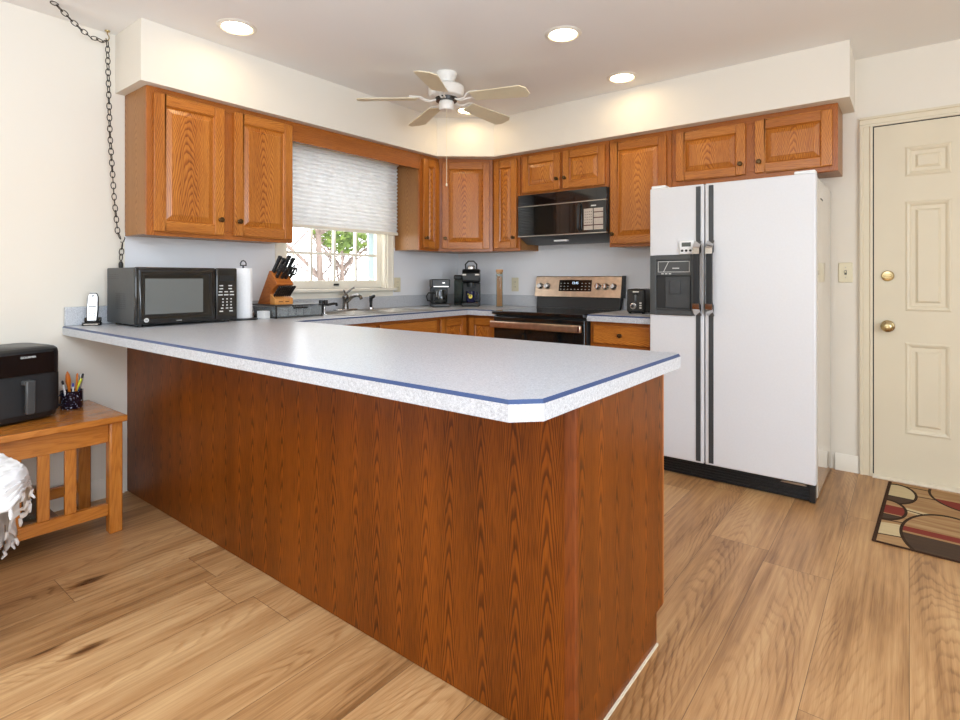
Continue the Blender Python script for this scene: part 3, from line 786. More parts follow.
# ================================================================== COUNTERTOPS
ZC = 0.914
def inset(pts, d):
    n = len(pts); out = []
    for i in range(n):
        p0, p1, p2 = Vector(pts[i-1]), Vector(pts[i]), Vector(pts[(i+1) % n])
        a = (p1-p0).normalized(); b = (p2-p1).normalized()
        na, nb = Vector((-a.y, a.x)), Vector((-b.y, b.x))
        k = (na+nb); k = k/(1+na.dot(nb))
        out.append(tuple(p1+k*d))
    return out
def fill(m, loops, z, up):
    bm = bmesh.new(); edges = []
    for lp in loops:
        vs = [bm.verts.new((p[0], p[1], z)) for p in lp]
        for i in range(len(vs)): edges.append(bm.edges.new((vs[i], vs[(i+1) % len(vs)])))
    bmesh.ops.triangle_fill(bm, use_beauty=True, edges=edges, normal=(0, 0, 1 if up else -1))
    for f in bm.faces:
        p = [v.co.copy() for v in f.verts]
        nz = (p[1]-p[0]).cross(p[2]-p[0]).z
        if (nz > 0) != up: p.reverse()
        m.face(p)
    bm.free()
def countertop(label, out, holes, bevel_edges, curbs):
    t = thing('countertop', label, 'countertop', (out[0][0], out[0][1], 0.87))
    T0 = Matrix.Translation((-out[0][0], -out[0][1], -0.87))
    zl, zb = 0.87, ZC-0.0085
    n = len(out); ins = inset(out, 0.0045)
    top = [ins[i] if (bevel_edges[i] or bevel_edges[i-1]) else out[i] for i in range(n)]
    for i in range(n):         # keep wall edges flush
        if bevel_edges[i] != bevel_edges[i-1]:
            # slide along the wall edge only
            top[i] = tuple(Vector(out[i])+(Vector(ins[i])-Vector(out[i])))
    m = MB(); m.T = T0; s = MB(); s.T = T0
    fill(m, [out]+holes, zl, False); fill(m, [top]+holes, ZC, True)
    for i in range(n):
        j = (i+1) % n; a, b, c, d = out[i], out[j], top[j], top[i]
        m.face([(a[0], a[1], zl), (b[0], b[1], zl), (b[0], b[1], zb), (a[0], a[1], zb)])
        q = [(a[0], a[1], zb), (b[0], b[1], zb), (c[0], c[1], ZC), (d[0], d[1], ZC)]
        (s if bevel_edges[i] else m).face(q)
    for h in holes:
        for i in range(len(h)):
            a, b = h[i], h[(i+1) % len(h)]
            m.face([(b[0], b[1], zl), (a[0], a[1], zl), (a[0], a[1], ZC), (b[0], b[1], ZC)])
    m.build('slab', 'counter', t, ang=20)
    s.build('edge_stripe', 'stripe', t, ang=20, label='blue inlay line along the counter edge')
    m = MB(); m.T = T0
    for q in curbs: m.box(*q)
    m.build('backsplash_curb', 'counter', t, bevel=0.003)
    return t
sink_h = [(0.10, -1.72), (0.54, -1.72), (0.54, -0.955), (0.10, -0.955)]
countertop('long grey countertop with blue edge line on the peninsula and around the sink',
           [(0.0008, -3.061), (2.72, -3.061), (2.77, -3.010), (2.77, -2.182), (2.752, -2.164), (0.645, -2.164), (0.645, -0.645), (0.9035, -0.645), (0.9035, -0.001), (0.0008, -0.001)],
           [list(reversed(sink_h))], [1, 1, 1, 1, 1, 1, 1, 0, 0, 0],
           [(0.0045, 0.022, -3.057, -0.0045, ZC+0.0002, 1.008), (0.0222, 0.9035, -0.022, -0.0045, ZC+0.0002, 1.008)])
countertop('short grey speckled countertop between range and refrigerator',
           [(1.662, -0.645), (2.1, -0.645), (2.1, -0.001), (1.662, -0.001)], [], [1, 0, 0, 0],
           [(1.6625, 2.0995, -0.022, -0.0045, ZC+0.0002, 1.008)])

# ================================================================== CEILING LIGHTS, FAN, CHAIN
def can_light(x, y, label):
    t = thing('ceiling_light', label, 'recessed light', (x, y, CEIL), 0, 'recessed ceiling lights')
    m = MB().lathe([(0.072, -0.0005), (0.072, -0.006), (0.080, -0.010), (0.096, -0.003), (0.096, -0.0005)], seg=40)
    m.build('trim_ring', 'white_trim', t)
    m = MB().lathe([(0.0715, -0.001), (0.0715, -0.004), (0.045, -0.006), (0, -0.0065)], seg=40)
    m.build('lens', 'bulb', t, label='glowing warm lens')
can_light(0.609, -2.481, 'recessed ceiling light above the countertop microwave, nearest the hanging chain')
can_light(1.895, -1.377, 'recessed ceiling light out in mid ceiling, right of the fan')
can_light(1.884, -0.59, 'recessed ceiling light close to the back soffit above the range')
can_light(0.66, -0.66, 'recessed ceiling light behind the fan at the diagonal soffit corner')

FX, FY = 1.035, -1.335
fan = thing('ceiling_fan', 'white flush-mount ceiling fan with five pale blades', 'ceiling fan', (FX, FY, CEIL))
m = MB().lathe([(0, -0.0005), (0.066, -0.0005), (0.068, -0.012), (0.060, -0.03), (0.048, -0.055), (0.046, -0.07), (0, -0.07)], seg=36)
m.build('canopy', 'fan_white', fan)
m = MB().lathe([(0, -0.0705), (0.05, -0.0705), (0.10, -0.08), (0.113, -0.092), (0.113, -0.135), (0.105, -0.150), (0.085, -0.158), (0, -0.158)], seg=40)
m.build('motor_housing', 'fan_white', fan)
m = MB().lathe([(0, -0.1585), (0.07, -0.1585), (0.066, -0.178), (0, -0.178)], seg=32)
m.build('vent_ring', 'dark_metal', fan, label='dark vented ring under the motor')
m = MB().lathe([(0, -0.1785), (0.044, -0.1785), (0.047, -0.185), (0.047, -0.225), (0.040, -0.234), (0, -0.236)], seg=32)
m.build('switch_housing', 'fan_white', fan)
for k in range(5):
    a = math.radians(11+72*k)
    R = Matrix.Rotation(a, 4, 'Z') @ Matrix.Translation((0, 0, -0.160)) @ Matrix.Rotation(math.radians(3.6), 4, 'Y') @ Matrix.Rotation(math.radians(-11), 4, 'X')
    m = MB(); m.T = R
    x0, x1, w0, w1, th = 0.185, 0.555, 0.052, 0.068, 0.003
    outl = [(x0, -w0), (x1-0.03, -w1), (x1, -w1+0.034), (x1, w1-0.034), (x1-0.03, w1), (x0, w0)]
    m.prism(outl, -th, th, g='x')
    b = m.build('blade', 'fan_blade', fan, bevel=0.0015)
    m = MB(); m.T = Matrix.Rotation(a, 4, 'Z')
    for sgn in (-1, 1):
        m.tube([(0.055, sgn*0.006, -0.168), (0.10, sgn*0.010, -0.182), (0.135, sgn*0.014, -0.176), (0.165, sgn*0.030, -0.163-sgn*0.005), (0.19, sgn*0.036, -0.162-sgn*0.007), (0.235, sgn*0.026, -0.1595-sgn*0.005)], 0.0055, 8)
    m.tube([(0.165, -0.03, -0.160), (0.18, 0, -0.1615), (0.165, 0.03, -0.168)], 0.005, 8)
    m.build('blade_bracket', 'fan_white', b)
m = MB().tube([(0.028, -0.03, -0.236), (0.028, -0.03, -0.70)], 0.0013, 6).lathe([(0, 0), (0.005, 0.003), (0.006, 0.014), (0.002, 0.022), (0, 0.022)], (0.028, -0.03, -0.722), 'z', 10)
m.build('pull_chain', 'ivory', fan, label='thin pull chain')

# swag chain of a hanging lamp: from the wall side up to a ceiling hook and away over the dining area
chn = thing('swag_chain', 'dark bronze swag chain hung from ceiling hook beside left wall cabinet', 'chain', (0.035, -2.876, CEIL))
def link_mesh():
    m = MB(); pts = []
    for k in range(18):
        a = 2*PI*k/18
        pts.append((0.0105*math.cos(a), 0, 0.0185*math.sin(a)))
    m.tube(pts, 0.0022, 6, closed=True)
    return m
proto = None
def lay_links(pts, pitch=0.0295):
    global proto
    P = [Vector(p) for p in pts]
    seg = [(b-a).length for a, b in zip(P, P[1:])]; tot = sum(seg); n = int(tot/pitch)
    for i in range(n):
        s = (i+0.5)*pitch; k = 0
        while k < len(seg)-1 and s > seg[k]: s -= seg[k]; k += 1
        p = P[k].lerp(P[k+1], s/seg[k]); t = (P[k+1]-P[k]).normalized()
        q = t.to_track_quat('Z', 'Y')
        roll = (PI/2 if i % 2 else 0.0)+math.radians(38)+random.uniform(-0.25, 0.25)
        if proto is None:
            proto = link_mesh().build('link', 'chain', chn); o = proto
        else:
            o = proto.copy(); C.objects.link(o); o.parent = chn
        o.matrix_basis = Matrix.Translation(p) @ q.to_matrix().to_4x4() @ Matrix.Rotation(roll, 4, 'Z')
lay_links([(0, 0, -0.055), (0.0, 0.004, -0.25), (0.0, 0.012, -0.55), (-0.003, 0.032, -0.87), (-0.008, 0.050, -1.05), (-0.006, 0.068, -1.10)])
lay_links([(-0.006, 0.072, -1.11), (-0.006, 0.066, -1.17), (-0.004, 0.064, -1.20)])
sw = []
for i in range(15):
    f = i/14
    sw.append((0.01+0.62*f*0.5, -0.01-0.62*f*0.866, -0.05-0.19*4*0.30*f*(0.62-f)*1.0 if f < 0.62 else -0.05+0.30*(f-0.62)*0.35))
sw = [(0.0, -0.005, -0.052), (0.012, -0.022, -0.064), (0.040, -0.090, -0.070), (0.070, -0.140, -0.055), (0.0925, -0.180, -0.038), (0.115, -0.220, -0.018), (0.138, -0.259, 0.0), (0.160, -0.298, 0.0)]
lay_links([(a, b, c-0.004) for a, b, c in sw])
m = MB().tube([(0, 0, -0.001), (0, 0, -0.02), (0.008, 0.004, -0.03), (0.011, 0.005, -0.042), (0.004, 0.002, -0.053), (-0.006, -0.003, -0.050), (-0.008, -0.004, -0.04)], 0.0028, 8)
m.lathe([(0, 0), (0.013, 0), (0.012, -0.005), (0.004, -0.009), (0, -0.009)], (0, 0, -0.0006), 'z', 16)
m.build('ceiling_hook', 'brass', chn, label='small brass ceiling hook')
m = MB().tube([(-0.030, 0.0905, -1.075), (-0.012, 0.086, -1.08), (-0.004, 0.078, -1.095), (-0.004, 0.070, -1.108), (-0.008, 0.064, -1.1)], 0.0025, 8)
m.build('wall_hook', 'dark_metal', chn, label='small hook at the cabinet foot')
m = MB().lathe([(0, 0), (0.008, 0.0), (0.011, 0.01), (0.011, 0.028), (0.006, 0.04), (0, 0.042)], (-0.004, 0.064, -1.245), 'z', 14)
m.tube([(-0.004, 0.064, -1.244), (-0.006, 0.060, -1.27), (-0.016, 0.058, -1.30), (-0.018, 0.06, -1.36)], 0.003, 6)
m.build('cord_end', 'dark_metal', chn, label='cord end with small connector')

# ================================================================== REFRIGERATOR
FRX, FRW, FRF = 2.1075, 0.8615, -0.6975      # left edge, width, door front
fr = thing('refrigerator', 'white side-by-side refrigerator with black handle strips and dispenser', 'refrigerator', (FRX, -0.02, 0))
yF = FRF+0.02; yb = yF+0.062; FH = 1.69
MB().box(0.003, FRW+0.001, yb+0.006, 0.004, 0.012, FH-0.012).build('body', 'fridge_side_dim', fr, bevel=0.006, label='glossy white side cabinet, beige reflection in its colour')
MB().box(0.008, FRW-0.008, yb, yb+0.0058, 0.1, FH-0.014).build('door_gasket', 'charcoal', fr)
xs0, xs1 = 0.314, 0.320
# strips, in local x
sA = (0.271, 0.297); sB = (0.341, 0.367)
def fdoor(x0, x1, hole=None):
    m = MB(); z0, z1 = 0.096, FH
    m.box(x0, x1, yF, yb, z0, z1)
    return m.build('door', 'fridge', fr, bevel=0.007, seg=3)
dl = fdoor(0.0, xs0); dl['label'] = 'narrow left freezer door'
drr = fdoor(xs1, FRW); drr['label'] = 'wide right fridge door'
for (a, b), dd_ in ((sA, dl), (sB, drr)):
    m = MB().box(a, b, yF-0.005, yF-0.0003, 0.108, 0.945).box(a, b, yF-0.005, yF-0.0003, 1.36, FH-0.012)
    m.build('handle_strip', 'charcoal', dd_, bevel=0.002, label='dark vertical trim strip')
    m = MB().prism([(yF-0.0003, 0.945), (yF-0.012, 0.952), (yF-0.05, 0.985), (yF-0.052, 1.0), (yF-0.052, 1.30), (yF-0.05, 1.32), (yF-0.012, 1.352), (yF-0.0003, 1.36), (yF-0.0003, 1.30), (yF-0.022, 1.29), (yF-0.026, 1.27), (yF-0.026, 1.035), (yF-0.022, 1.015), (yF-0.0003, 1.0)], a-0.002, b+0.002, axis='x')
    h = m.build('handle', 'black_matte', dd_, bevel=0.003, label='black pull handle')
    MB().prism([(yF-0.0535, 1.29), (yF-0.0525, 1.322), (yF-0.014, 1.360), (yF-0.004, 1.366), (yF-0.0005, 1.3605), (yF-0.012, 1.3525), (yF-0.0505, 1.3205), (yF-0.0525, 1.29)], a-0.006, b+0.006, axis='x').build('handle_cap', 'chrome', h, label='chrome upper handle cap')
    MB().prism([(yF-0.0535, 1.01), (yF-0.0525, 1.01), (yF-0.0505, 0.9845), (yF-0.012, 0.9515), (yF-0.0005, 0.9445), (yF-0.004, 0.938), (yF-0.014, 0.944), (yF-0.0525, 0.978)], a-0.006, b+0.006, axis='x').build('handle_cap', 'chrome', h, label='chrome lower handle cap')
# dispenser housing on the left door
dx0, dx1, dz0, dz1 = 0.006, 0.268, 0.938, 1.288
m = MB(); y0 = yF-0.014
m.box(dx0, dx0+0.036, y0, yF-0.0003, dz0, dz1).box(dx1-0.02, dx1, y0, yF-0.0003, dz0, dz1).box(dx0+0.036, dx1-0.02, y0, yF-0.0003, dz1-0.03, dz1).box(dx0+0.036, dx1-0.02, y0, yF-0.0003, dz0, dz0+0.03).box(dx0+0.036, dx1-0.02, y0+0.004, yF-0.0003, 1.168, dz1-0.03)
dsp = m.build('dispenser', 'dispenser_grey', dl, bevel=0.003, label='dark grey ice and water dispenser')
MB().box(dx0+0.036, dx1-0.02, yF-0.004, yF-0.0004, dz0+0.03, 1.168).build('alcove', 'black', dl, label='black dispenser recess')
m = MB().box(dx0+0.092, dx1-0.026, yF-0.011, yF-0.0042, dz0+0.04, 1.16).box(dx0+0.12, dx1-0.08, yF-0.022, yF-0.0112, 1.06, 1.14)
m.build('paddle', 'charcoal', dl, bevel=0.003, label='grey dispenser paddle')
MB().prism([(dx0+0.04, dz0+0.031), (dx1-0.024, dz0+0.031), (dx1-0.024, dz0+0.037), (dx0+0.04, dz0+0.037)], yF-0.022, yF-0.0042, axis='y').build('drip_tray', 'charcoal', dl)
m = MB(); px0, px1, pz0, pz1 = dx0+0.048, dx1-0.030, 1.188, 1.252
yy = y0+0.0036
for a in ((px0, px1, pz0, pz0+0.003), (px0, px1, pz1-0.003, pz1), (px0, px0+0.003, pz0, pz1), (px1-0.003, px1, pz0, pz1)):
    m.box(a[0], a[1], yy-0.001, yy, a[2], a[3])
m.prism([(px0+0.03, pz0), (px0+0.034, pz0), (px0+0.066, pz1), (px0+0.062, pz1)], yy-0.0012, yy, axis='y')
m.box(px0+0.085, px0+0.125, yy-0.001, yy, pz0+0.020, pz0+0.026)
for k in range(3): m.box(px0+0.02+k*0.022, px0+0.034+k*0.022, yy-0.001, yy, 1.176, 1.182)
m.build('control_outline', 'keys', dl, smooth=False, label='pale outlined control panel print')
m = MB()
m.box(0.004, FRW-0.004, yF+0.03, yF+0.058, 0.004, 0.09)
for k in range(5): m.box(0.012, FRW-0.03, yF+0.022, yF+0.0298, 0.012+k*0.0155, 0.021+k*0.0155)
m.box(FRW-0.03, FRW-0.004, yF+0.012, yF+0.0298, 0.004, 0.09)
m.build('base_grille', 'black', fr, bevel=0.001, label='black slotted base grille')
m = MB().prism([(0.70, 0.083), (0.82, 0.083), (0.812, 0.092), (0.73, 0.092)], yF+0.006, yF+0.0285, axis='y'); m.build('hinge', 'steel', fr, label='pale lower door hinge')
for xa, xb in ((FRW-0.10, FRW-0.004), (0.004, 0.09)): MB().box(xa, xb, yF+0.012, yF+0.09, FH+0.0005, FH+0.018).build('hinge_cover', 'white', fr, bevel=0.006)
m = MB().box(FRW+0.0012, FRW+0.002, yb+0.12, yb+0.21, 1.573, 1.581); m.build('vent_slot', 'dark_metal', fr)

tm = thing('kitchen_timer', 'small white digital timer stuck on freezer door above the dispenser', 'timer', (FRX+0.221, FRF-0.0004, 1.291))
MB().box(-0.041, 0.041, -0.016, -0.0004, 0, 0.08).build('case', 'white', tm, bevel=0.006)
MB().box(-0.026, 0.026, -0.0175, -0.0163, 0.044, 0.068).build('screen', 'lcd', tm, bevel=0.001)
for k in (-1, 0, 1): MB().cyl((k*0.023, -0.0163, 0.021), 0.007, 0.003, 'y', 14).build('button', 'black', tm)

# ================================================================== RANGE
RX0, RX1 = 0.907, 1.658; RW = RX1-RX0
rg = thing('range', 'stainless and black electric range between the two back counters', 'stove', (RX0, -0.03, 0))
MB().box(0.001, RW-0.001, -0.60, 0, 0.02, 0.886).build('body', 'black_matte', rg, bevel=0.003)
m = MB().box(0.0005, RW-0.0005, -0.655, -0.055, 0.889, 0.914); m.build('cooktop', 'cooktop', rg, bevel=0.004, label='black glass cooktop')
m = MB().box(0.004, RW-0.004, -0.632, -0.6005, 0.235, 0.872); od = m.build('oven_door', 'dark_glass', rg, bevel=0.004)
m = MB().box(0.006, RW-0.006, -0.69, -0.662, 0.792, 0.842); 
for x in (0.03, RW-0.06): m.box(x, x+0.03, -0.6625, -0.6322, 0.806, 0.832)
oh = m.build('handle', 'warm_steel', od, bevel=0.007, label='wide stainless oven handle')
MB().box(RW-0.026, RW-0.016, -0.6915, -0.6902, 0.800, 0.834).build('handle_badge', 'red_print', od, label='dark red badge on the handle end')
MB().box(0.004, RW-0.004, -0.625, -0.6005, 0.05, 0.228).build('drawer', 'black', rg, bevel=0.004)
MB().prism([(-0.054, 0.9145), (-0.028, 0.9145), (0.018, 1.0), (0.018, 1.005), (-0.042, 1.005), (-0.05, 0.94)], 0.012, RW-0.012, axis='x').build('riser', 'black', rg)
m = MB().prism([(-0.066, 1.004), (0.0, 1.004), (0.012, 1.16), (0.008, 1.168), (-0.03, 1.168), (-0.036, 1.163)], 0.0005, RW-0.0005, axis='x')
bg = m.build('backguard', 'warm_steel', rg, bevel=0.003, label='stainless control backguard')
MB().prism([(-0.068, 1.003), (0.004, 1.003), (0.015, 1.17), (-0.034, 1.17)], RW-0.0003, RW+0.008, axis='x').build('end_cap', 'black', rg)
def bgy(z): return -0.066+(z-1.004)/(1.163-1.004)*0.030
for x in (0.050, 0.118, 0.562, 0.625, 0.688):
    z = 1.088; m = MB(); m.T = Matrix.Translation((x, bgy(z)-0.0006, z)) @ Matrix.Rotation(math.radians(-10.7), 4, 'X')
    m.lathe([(0, 0), (0.027, 0), (0.026, 0.006), (0.022, 0.010), (0.020, 0.026), (0.017, 0.029), (0, 0.029)], (0, 0, 0), 'y', 26)
    kb_ = m.build('knob', 'chrome', bg, label='chrome control knob')
    m = MB(); m.T = Matrix.Translation((x, bgy(z)-0.0006, z)) @ Matrix.Rotation(math.radians(-10.7), 4, 'X')
    m.box(-0.003, 0.003, -0.036, -0.0292, -0.017, 0.017); m.build('grip', 'steel', kb_, bevel=0.001)
T_ = Matrix.Translation((0.366, bgy(1.094)-0.0006, 1.094)) @ Matrix.Rotation(math.radians(-10.7), 4, 'X')
m = MB(); m.T = T_; m.box(-0.142, 0.142, -0.002, 0.0, -0.045, 0.045); m.build('control_panel', 'black_gloss', bg, label='black touch control panel')
m = MB(); m.T = T_
for i in range(9):
    for j in range(3):
        if 3 <= i <= 5 and j > 0: continue
        m.box(-0.124+i*0.031-0.006, -0.124+i*0.031+0.005, -0.0026, -0.0021, -0.032+j*0.024, -0.028+j*0.024)
m.build('key_print', 'keys', bg, smooth=False)
o = text('clock_digits', '12:45', 0.026, 'display', bg, (0, 0, 0)); o.matrix_basis = T_ @ Matrix.Translation((0.0, -0.0026, 0.02)) @ Matrix.Rotation(PI/2, 4, 'X')

# ================================================================== OVER-THE-RANGE MICROWAVE
ot = thing('microwave', 'black over-the-range microwave under the short double-door cabinet', 'microwave', (0.896, -0.005, 1.425))
OW = 0.754; yf = -0.315
MB().prism([(-0.0005, 0.0), (-0.0005, 0.3785), (yf+0.022, 0.3785), (yf+0.022, 0.05), (-0.19, 0.0)], 0.001, OW-0.001, axis='x').build('body', 'charcoal', ot, bevel=0.002)
MB().box(0, OW, yf, yf+0.0215, 0.292, 0.379).build('vent_panel', 'black_gloss', ot, bevel=0.002, label='glossy black vent panel')
MB().box(0, OW, yf-0.004, yf+0.0215, 0.285, 0.2915).box(0, OW, yf-0.004, yf+0.0215, 0.052, 0.0585).build('trim_line', 'steel', ot, label='thin bright trim lines')
od = MB().box(0, 0.562, yf-0.002, yf+0.0215, 0.0588, 0.2847).build('door', 'dark_glass', ot, bevel=0.003)
m = MB().tube([(0.545, yf-0.003, 0.075), (0.545, yf-0.026, 0.09), (0.545, yf-0.03, 0.12), (0.545, yf-0.03, 0.225), (0.545, yf-0.026, 0.255), (0.545, yf-0.003, 0.27)], 0.009, 10)
m.build('handle', 'black', od)
cp = MB().box(0.5635, OW, yf-0.002, yf+0.0215, 0.0588, 0.2847).build('control_panel', 'black_gloss', ot, bevel=0.003)
m = MB().box(0.578, 0.650, yf-0.003, yf-0.0022, 0.078, 0.232).box(0.657, 0.730, yf-0.003, yf-0.0022, 0.078, 0.232); m.build('keypad', 'beige_keys', cp, smooth=False, label='pale membrane keypad')
m = MB()
for z in (0.108, 0.16, 0.20): m.box(0.657, 0.730, yf-0.0036, yf-0.0031, z, z+0.007)
m.box(0.578, 0.650, yf-0.0036, yf-0.0031, 0.108, 0.115)
m.build('key_print', 'red_print', cp, smooth=False)
m = MB()
for i in range(4):
    for j in range(5): m.box(0.585+i*0.0165, 0.593+i*0.0165, yf-0.0036, yf-0.0031, 0.13+j*0.019, 0.134+j*0.019)
m.build('key_marks', 'dark_metal', cp, smooth=False)
MB().box(0.635, 0.675, yf-0.003, yf-0.0022, 0.247, 0.256).build('logo_bar', 'keys', cp, smooth=False)
m = MB().box(0.30, 0.41, -0.27, -0.235, 0.008, 0.020); m.build('hood_lamp', 'white', ot, label='pale hood lamp lens')

# ================================================================== THINGS ON THE COUNTERS
# countertop microwave: front faces +X
mwv = thing('microwave', 'black countertop microwave on the peninsula end below the double-door cabinet', 'microwave', (0.42, -2.886, ZC+0.0003), RZL)
MW, MD, MH = 0.512, 0.372, 0.293   # local x along +Y world; front at local y = 0, body towards +y
b0 = 0.012
body = MB().box(0.004, MW-0.004, 0.022, MD, b0, MH-0.002).build('body', 'charcoal', mwv, bevel=0.004, label='dark grey steel case')
m = MB()
for i in range(3):
    for j in range(8): m.box(0.0034, 0.0039, 0.13+i*0.045, 0.165+i*0.045, 0.085+j*0.0105, 0.090+j*0.0105)
for i in range(4):
    for j in range(3): m.box(0.0034, 0.0039, 0.22+i*0.035, 0.245+i*0.035, 0.235+j*0.010, 0.239+j*0.010)
m.build('vent_slots', 'black', mwv, smooth=False)
fx = 0.392
m = MB(); m.box(0, fx, 0.006, 0.0216, b0, MH)
md = m.build('door', 'black_gloss', mwv, bevel=0.008, seg=3)
m = MB(); m.rings(0.016, fx-0.012, b0+0.012, MH-0.012, [(0, 0.0059), (0.006, 0.001), (0.014, 0.0005), (0.024, 0.0045), (0.026, 0.0045)])
m.build('window_surround', 'black_gloss', md)
MB().box(0.046, fx-0.068, 0.0035, 0.0043, b0+0.050, MH-0.056).build('window', 'grey_glass', md, label='grey mesh door window')
m = MB(); m.lathe([(0, 0), (0.011, 0), (0.011, 0.0012), (0, 0.0012)], (0.050, -0.0002, b0+0.022), 'y', 24)
lg = m.build('logo_disc', 'keys', md, label='round pale maker badge')
text('logo_letters', 'GE', 0.011, 'dark_metal', md, (0.050, -0.0017, b0+0.022))
MB().box(0.19, 0.215, 0.0, 0.0004, b0+0.012, b0+0.015).build('door_print', 'keys', md, smooth=False)
MB().box(fx+0.0015, MW, 0.006, 0.0216, b0, MH).build('control_panel', 'black_gloss', mwv, bevel=0.008, seg=3)
MB().box(fx+0.02, MW-0.02, 0.0046, 0.0057, MH-0.070, MH-0.040).build('display', 'black', mwv, bevel=0.001)
m = MB()
for j, row in enumerate(((.2, .75), (.2, .75), (.15, .5, .85), (.15, .5, .85), (.3, .55, .8), (.3, .55, .8), (.3, .55, .8), (.25, .55, .8), (.2, .8))):
    z = MH-0.095-j*0.0165-(0.006 if j > 3 else 0)
    wd = (0.010, 0.010, 0.010, 0.012, 0.004, 0.004, 0.004, 0.007, 0.010)[j]
    for f in row: m.box(fx+0.012+(MW-fx-0.03)*f-wd, fx+0.012+(MW-fx-0.03)*f+wd, 0.0050, 0.0057, z-0.003, z+0.003)
m.build('key_print', 'keys', mwv, smooth=False, label='pale key legends')
m = MB()
for x in (0.04, MW-0.04):
    for y in (0.05, MD-0.05): m.cyl((x, y, 0), 0.014, b0-0.0003, seg=14)
m.build('foot', 'black', mwv)

# cordless phone in its cradle
ph = thing('cordless_phone', 'silver cordless phone standing in black cradle by the left wall', 'phone', (0.078, -2.957, ZC+0.0003), math.radians(62))
m = MB().prism([(-0.038, -0.028), (0.038, -0.028), (0.044, -0.01), (0.036, 0.035), (-0.036, 0.035), (-0.044, -0.01)], 0, 0.016)
m.box(-0.036, 0.036, 0.008, 0.03, 0.016, 0.040)
m.build('cradle', 'black_gloss', ph, bevel=0.004)
MB().box(-0.03, 0.03, -0.0293, -0.0283, 0.004, 0.010).build('cradle_strip', 'steel', ph)
TP = Matrix.Translation((0, -0.008, 0.0165)) @ Matrix.Rotation(math.radians(-12), 4, 'X')
m = MB(); m.T = TP
m.prism([(-0.022, 0.0), (0.022, 0.0), (0.0245, 0.06), (0.023, 0.13), (0.016, 0.15), (-0.016, 0.15), (-0.023, 0.13), (-0.0245, 0.06)], -0.004, 0.0155, axis='y')
hs = m.build('handset', 'black', ph, bevel=0.004)
m = MB(); m.T = TP; m.prism([(-0.0185, 0.008), (0.0185, 0.008), (0.021, 0.06), (0.0195, 0.13), (0.014, 0.144), (-0.014, 0.144), (-0.0195, 0.13), (-0.021, 0.06)], -0.0058, -0.0042, axis='y')
m.build('face_plate', 'steel', hs, label='silver face plate')
m = MB(); m.T = TP; m.box(-0.0155, 0.0155, -0.0068, -0.006, 0.088, 0.122); m.build('screen', 'white', hs)
m = MB(); m.T = TP; m.box(-0.016, 0.016, -0.0068, -0.006, 0.076, 0.081); m.cyl((0, -0.006, 0.134), 0.005, 0.001, 'y', 12)
for i in range(3):
    for j in range(4): m.box(-0.013+i*0.010, -0.007+i*0.010, -0.0068, -0.006, 0.018+j*0.012, 0.022+j*0.012)
m.build('button', 'charcoal', hs, smooth=False)

# paper towel on a stand
pt = thing('paper_towel_holder', 'black paper towel stand between microwave and knife block', 'paper towel holder', (0.315, -2.285, ZC+0.0003))
m = MB().lathe([(0, 0), (0.078, 0), (0.078, 0.006), (0.07, 0.010), (0, 0.010)], seg=36); m.build('base', 'black', pt)
m = MB().tube([(0, 0, 0.010), (0, 0, 0.312)], 0.005, 10)
m.tube([(0.0, -0.016, 0.312), (0.0, -0.017, 0.325), (0.0, -0.010, 0.336), (0.0, 0.0, 0.340), (0.0, 0.010, 0.336), (0.0, 0.017, 0.325), (0.0, 0.016, 0.312)], 0.0035, 8)
m.box(-0.006, 0.006, -0.018, 0.018, 0.309, 0.315)
m.build('rod', 'black', pt, label='black rod with loop handle')
pr = MB().lathe([(0.019, 0.0), (0.048, 0.0), (0.0485, 0.002), (0.0485, 0.283), (0.047, 0.285), (0.019, 0.285), (0.019, 0.0)], seg=48)
for f in (0.0,): pr.box(0.0486, 0.0495, -0.0005, 0.012, 0.001, 0.284)
o = pr.build('paper_towel_roll', 'paper', loc=(0.315, -2.285, ZC+0.0108)); tag(o, 'tall white paper towel roll on the black stand', 'paper towels')
# crinkled bag and small white box behind the towels
m = MB(); rr = random.Random(3)
for i in range(7):
    z = i/6; r = 0.052*(1-0.5*z**2)
    ring = [(r*1.1*math.cos(2*PI*k/14)*(1+rr.uniform(-.18, .18)), r*0.7*math.sin(2*PI*k/14)*(1+rr.uniform(-.18, .18)), 0.128*z) for k in range(14)]
    if i:
        for k in range(14): m.face([prev[k], prev[(k+1) % 14], ring[(k+1) % 14], ring[k]])
    else: m.face(list(reversed(ring)))
    prev = ring
m.face(prev)
o = m.build('snack_bag', 'bag', loc=(0.205, -2.205, ZC+0.0003), ang=20); tag(o, 'crinkled brown and white bag behind the paper towels', 'bag')
o = MB().box(-0.03, 0.03, -0.022, 0.022, 0, 0.045).build('box', 'white', loc=(0.325, -2.165, ZC+0.0003), bevel=0.003, rz=0.3); tag(o, 'small white box right of the paper towel base', 'box')

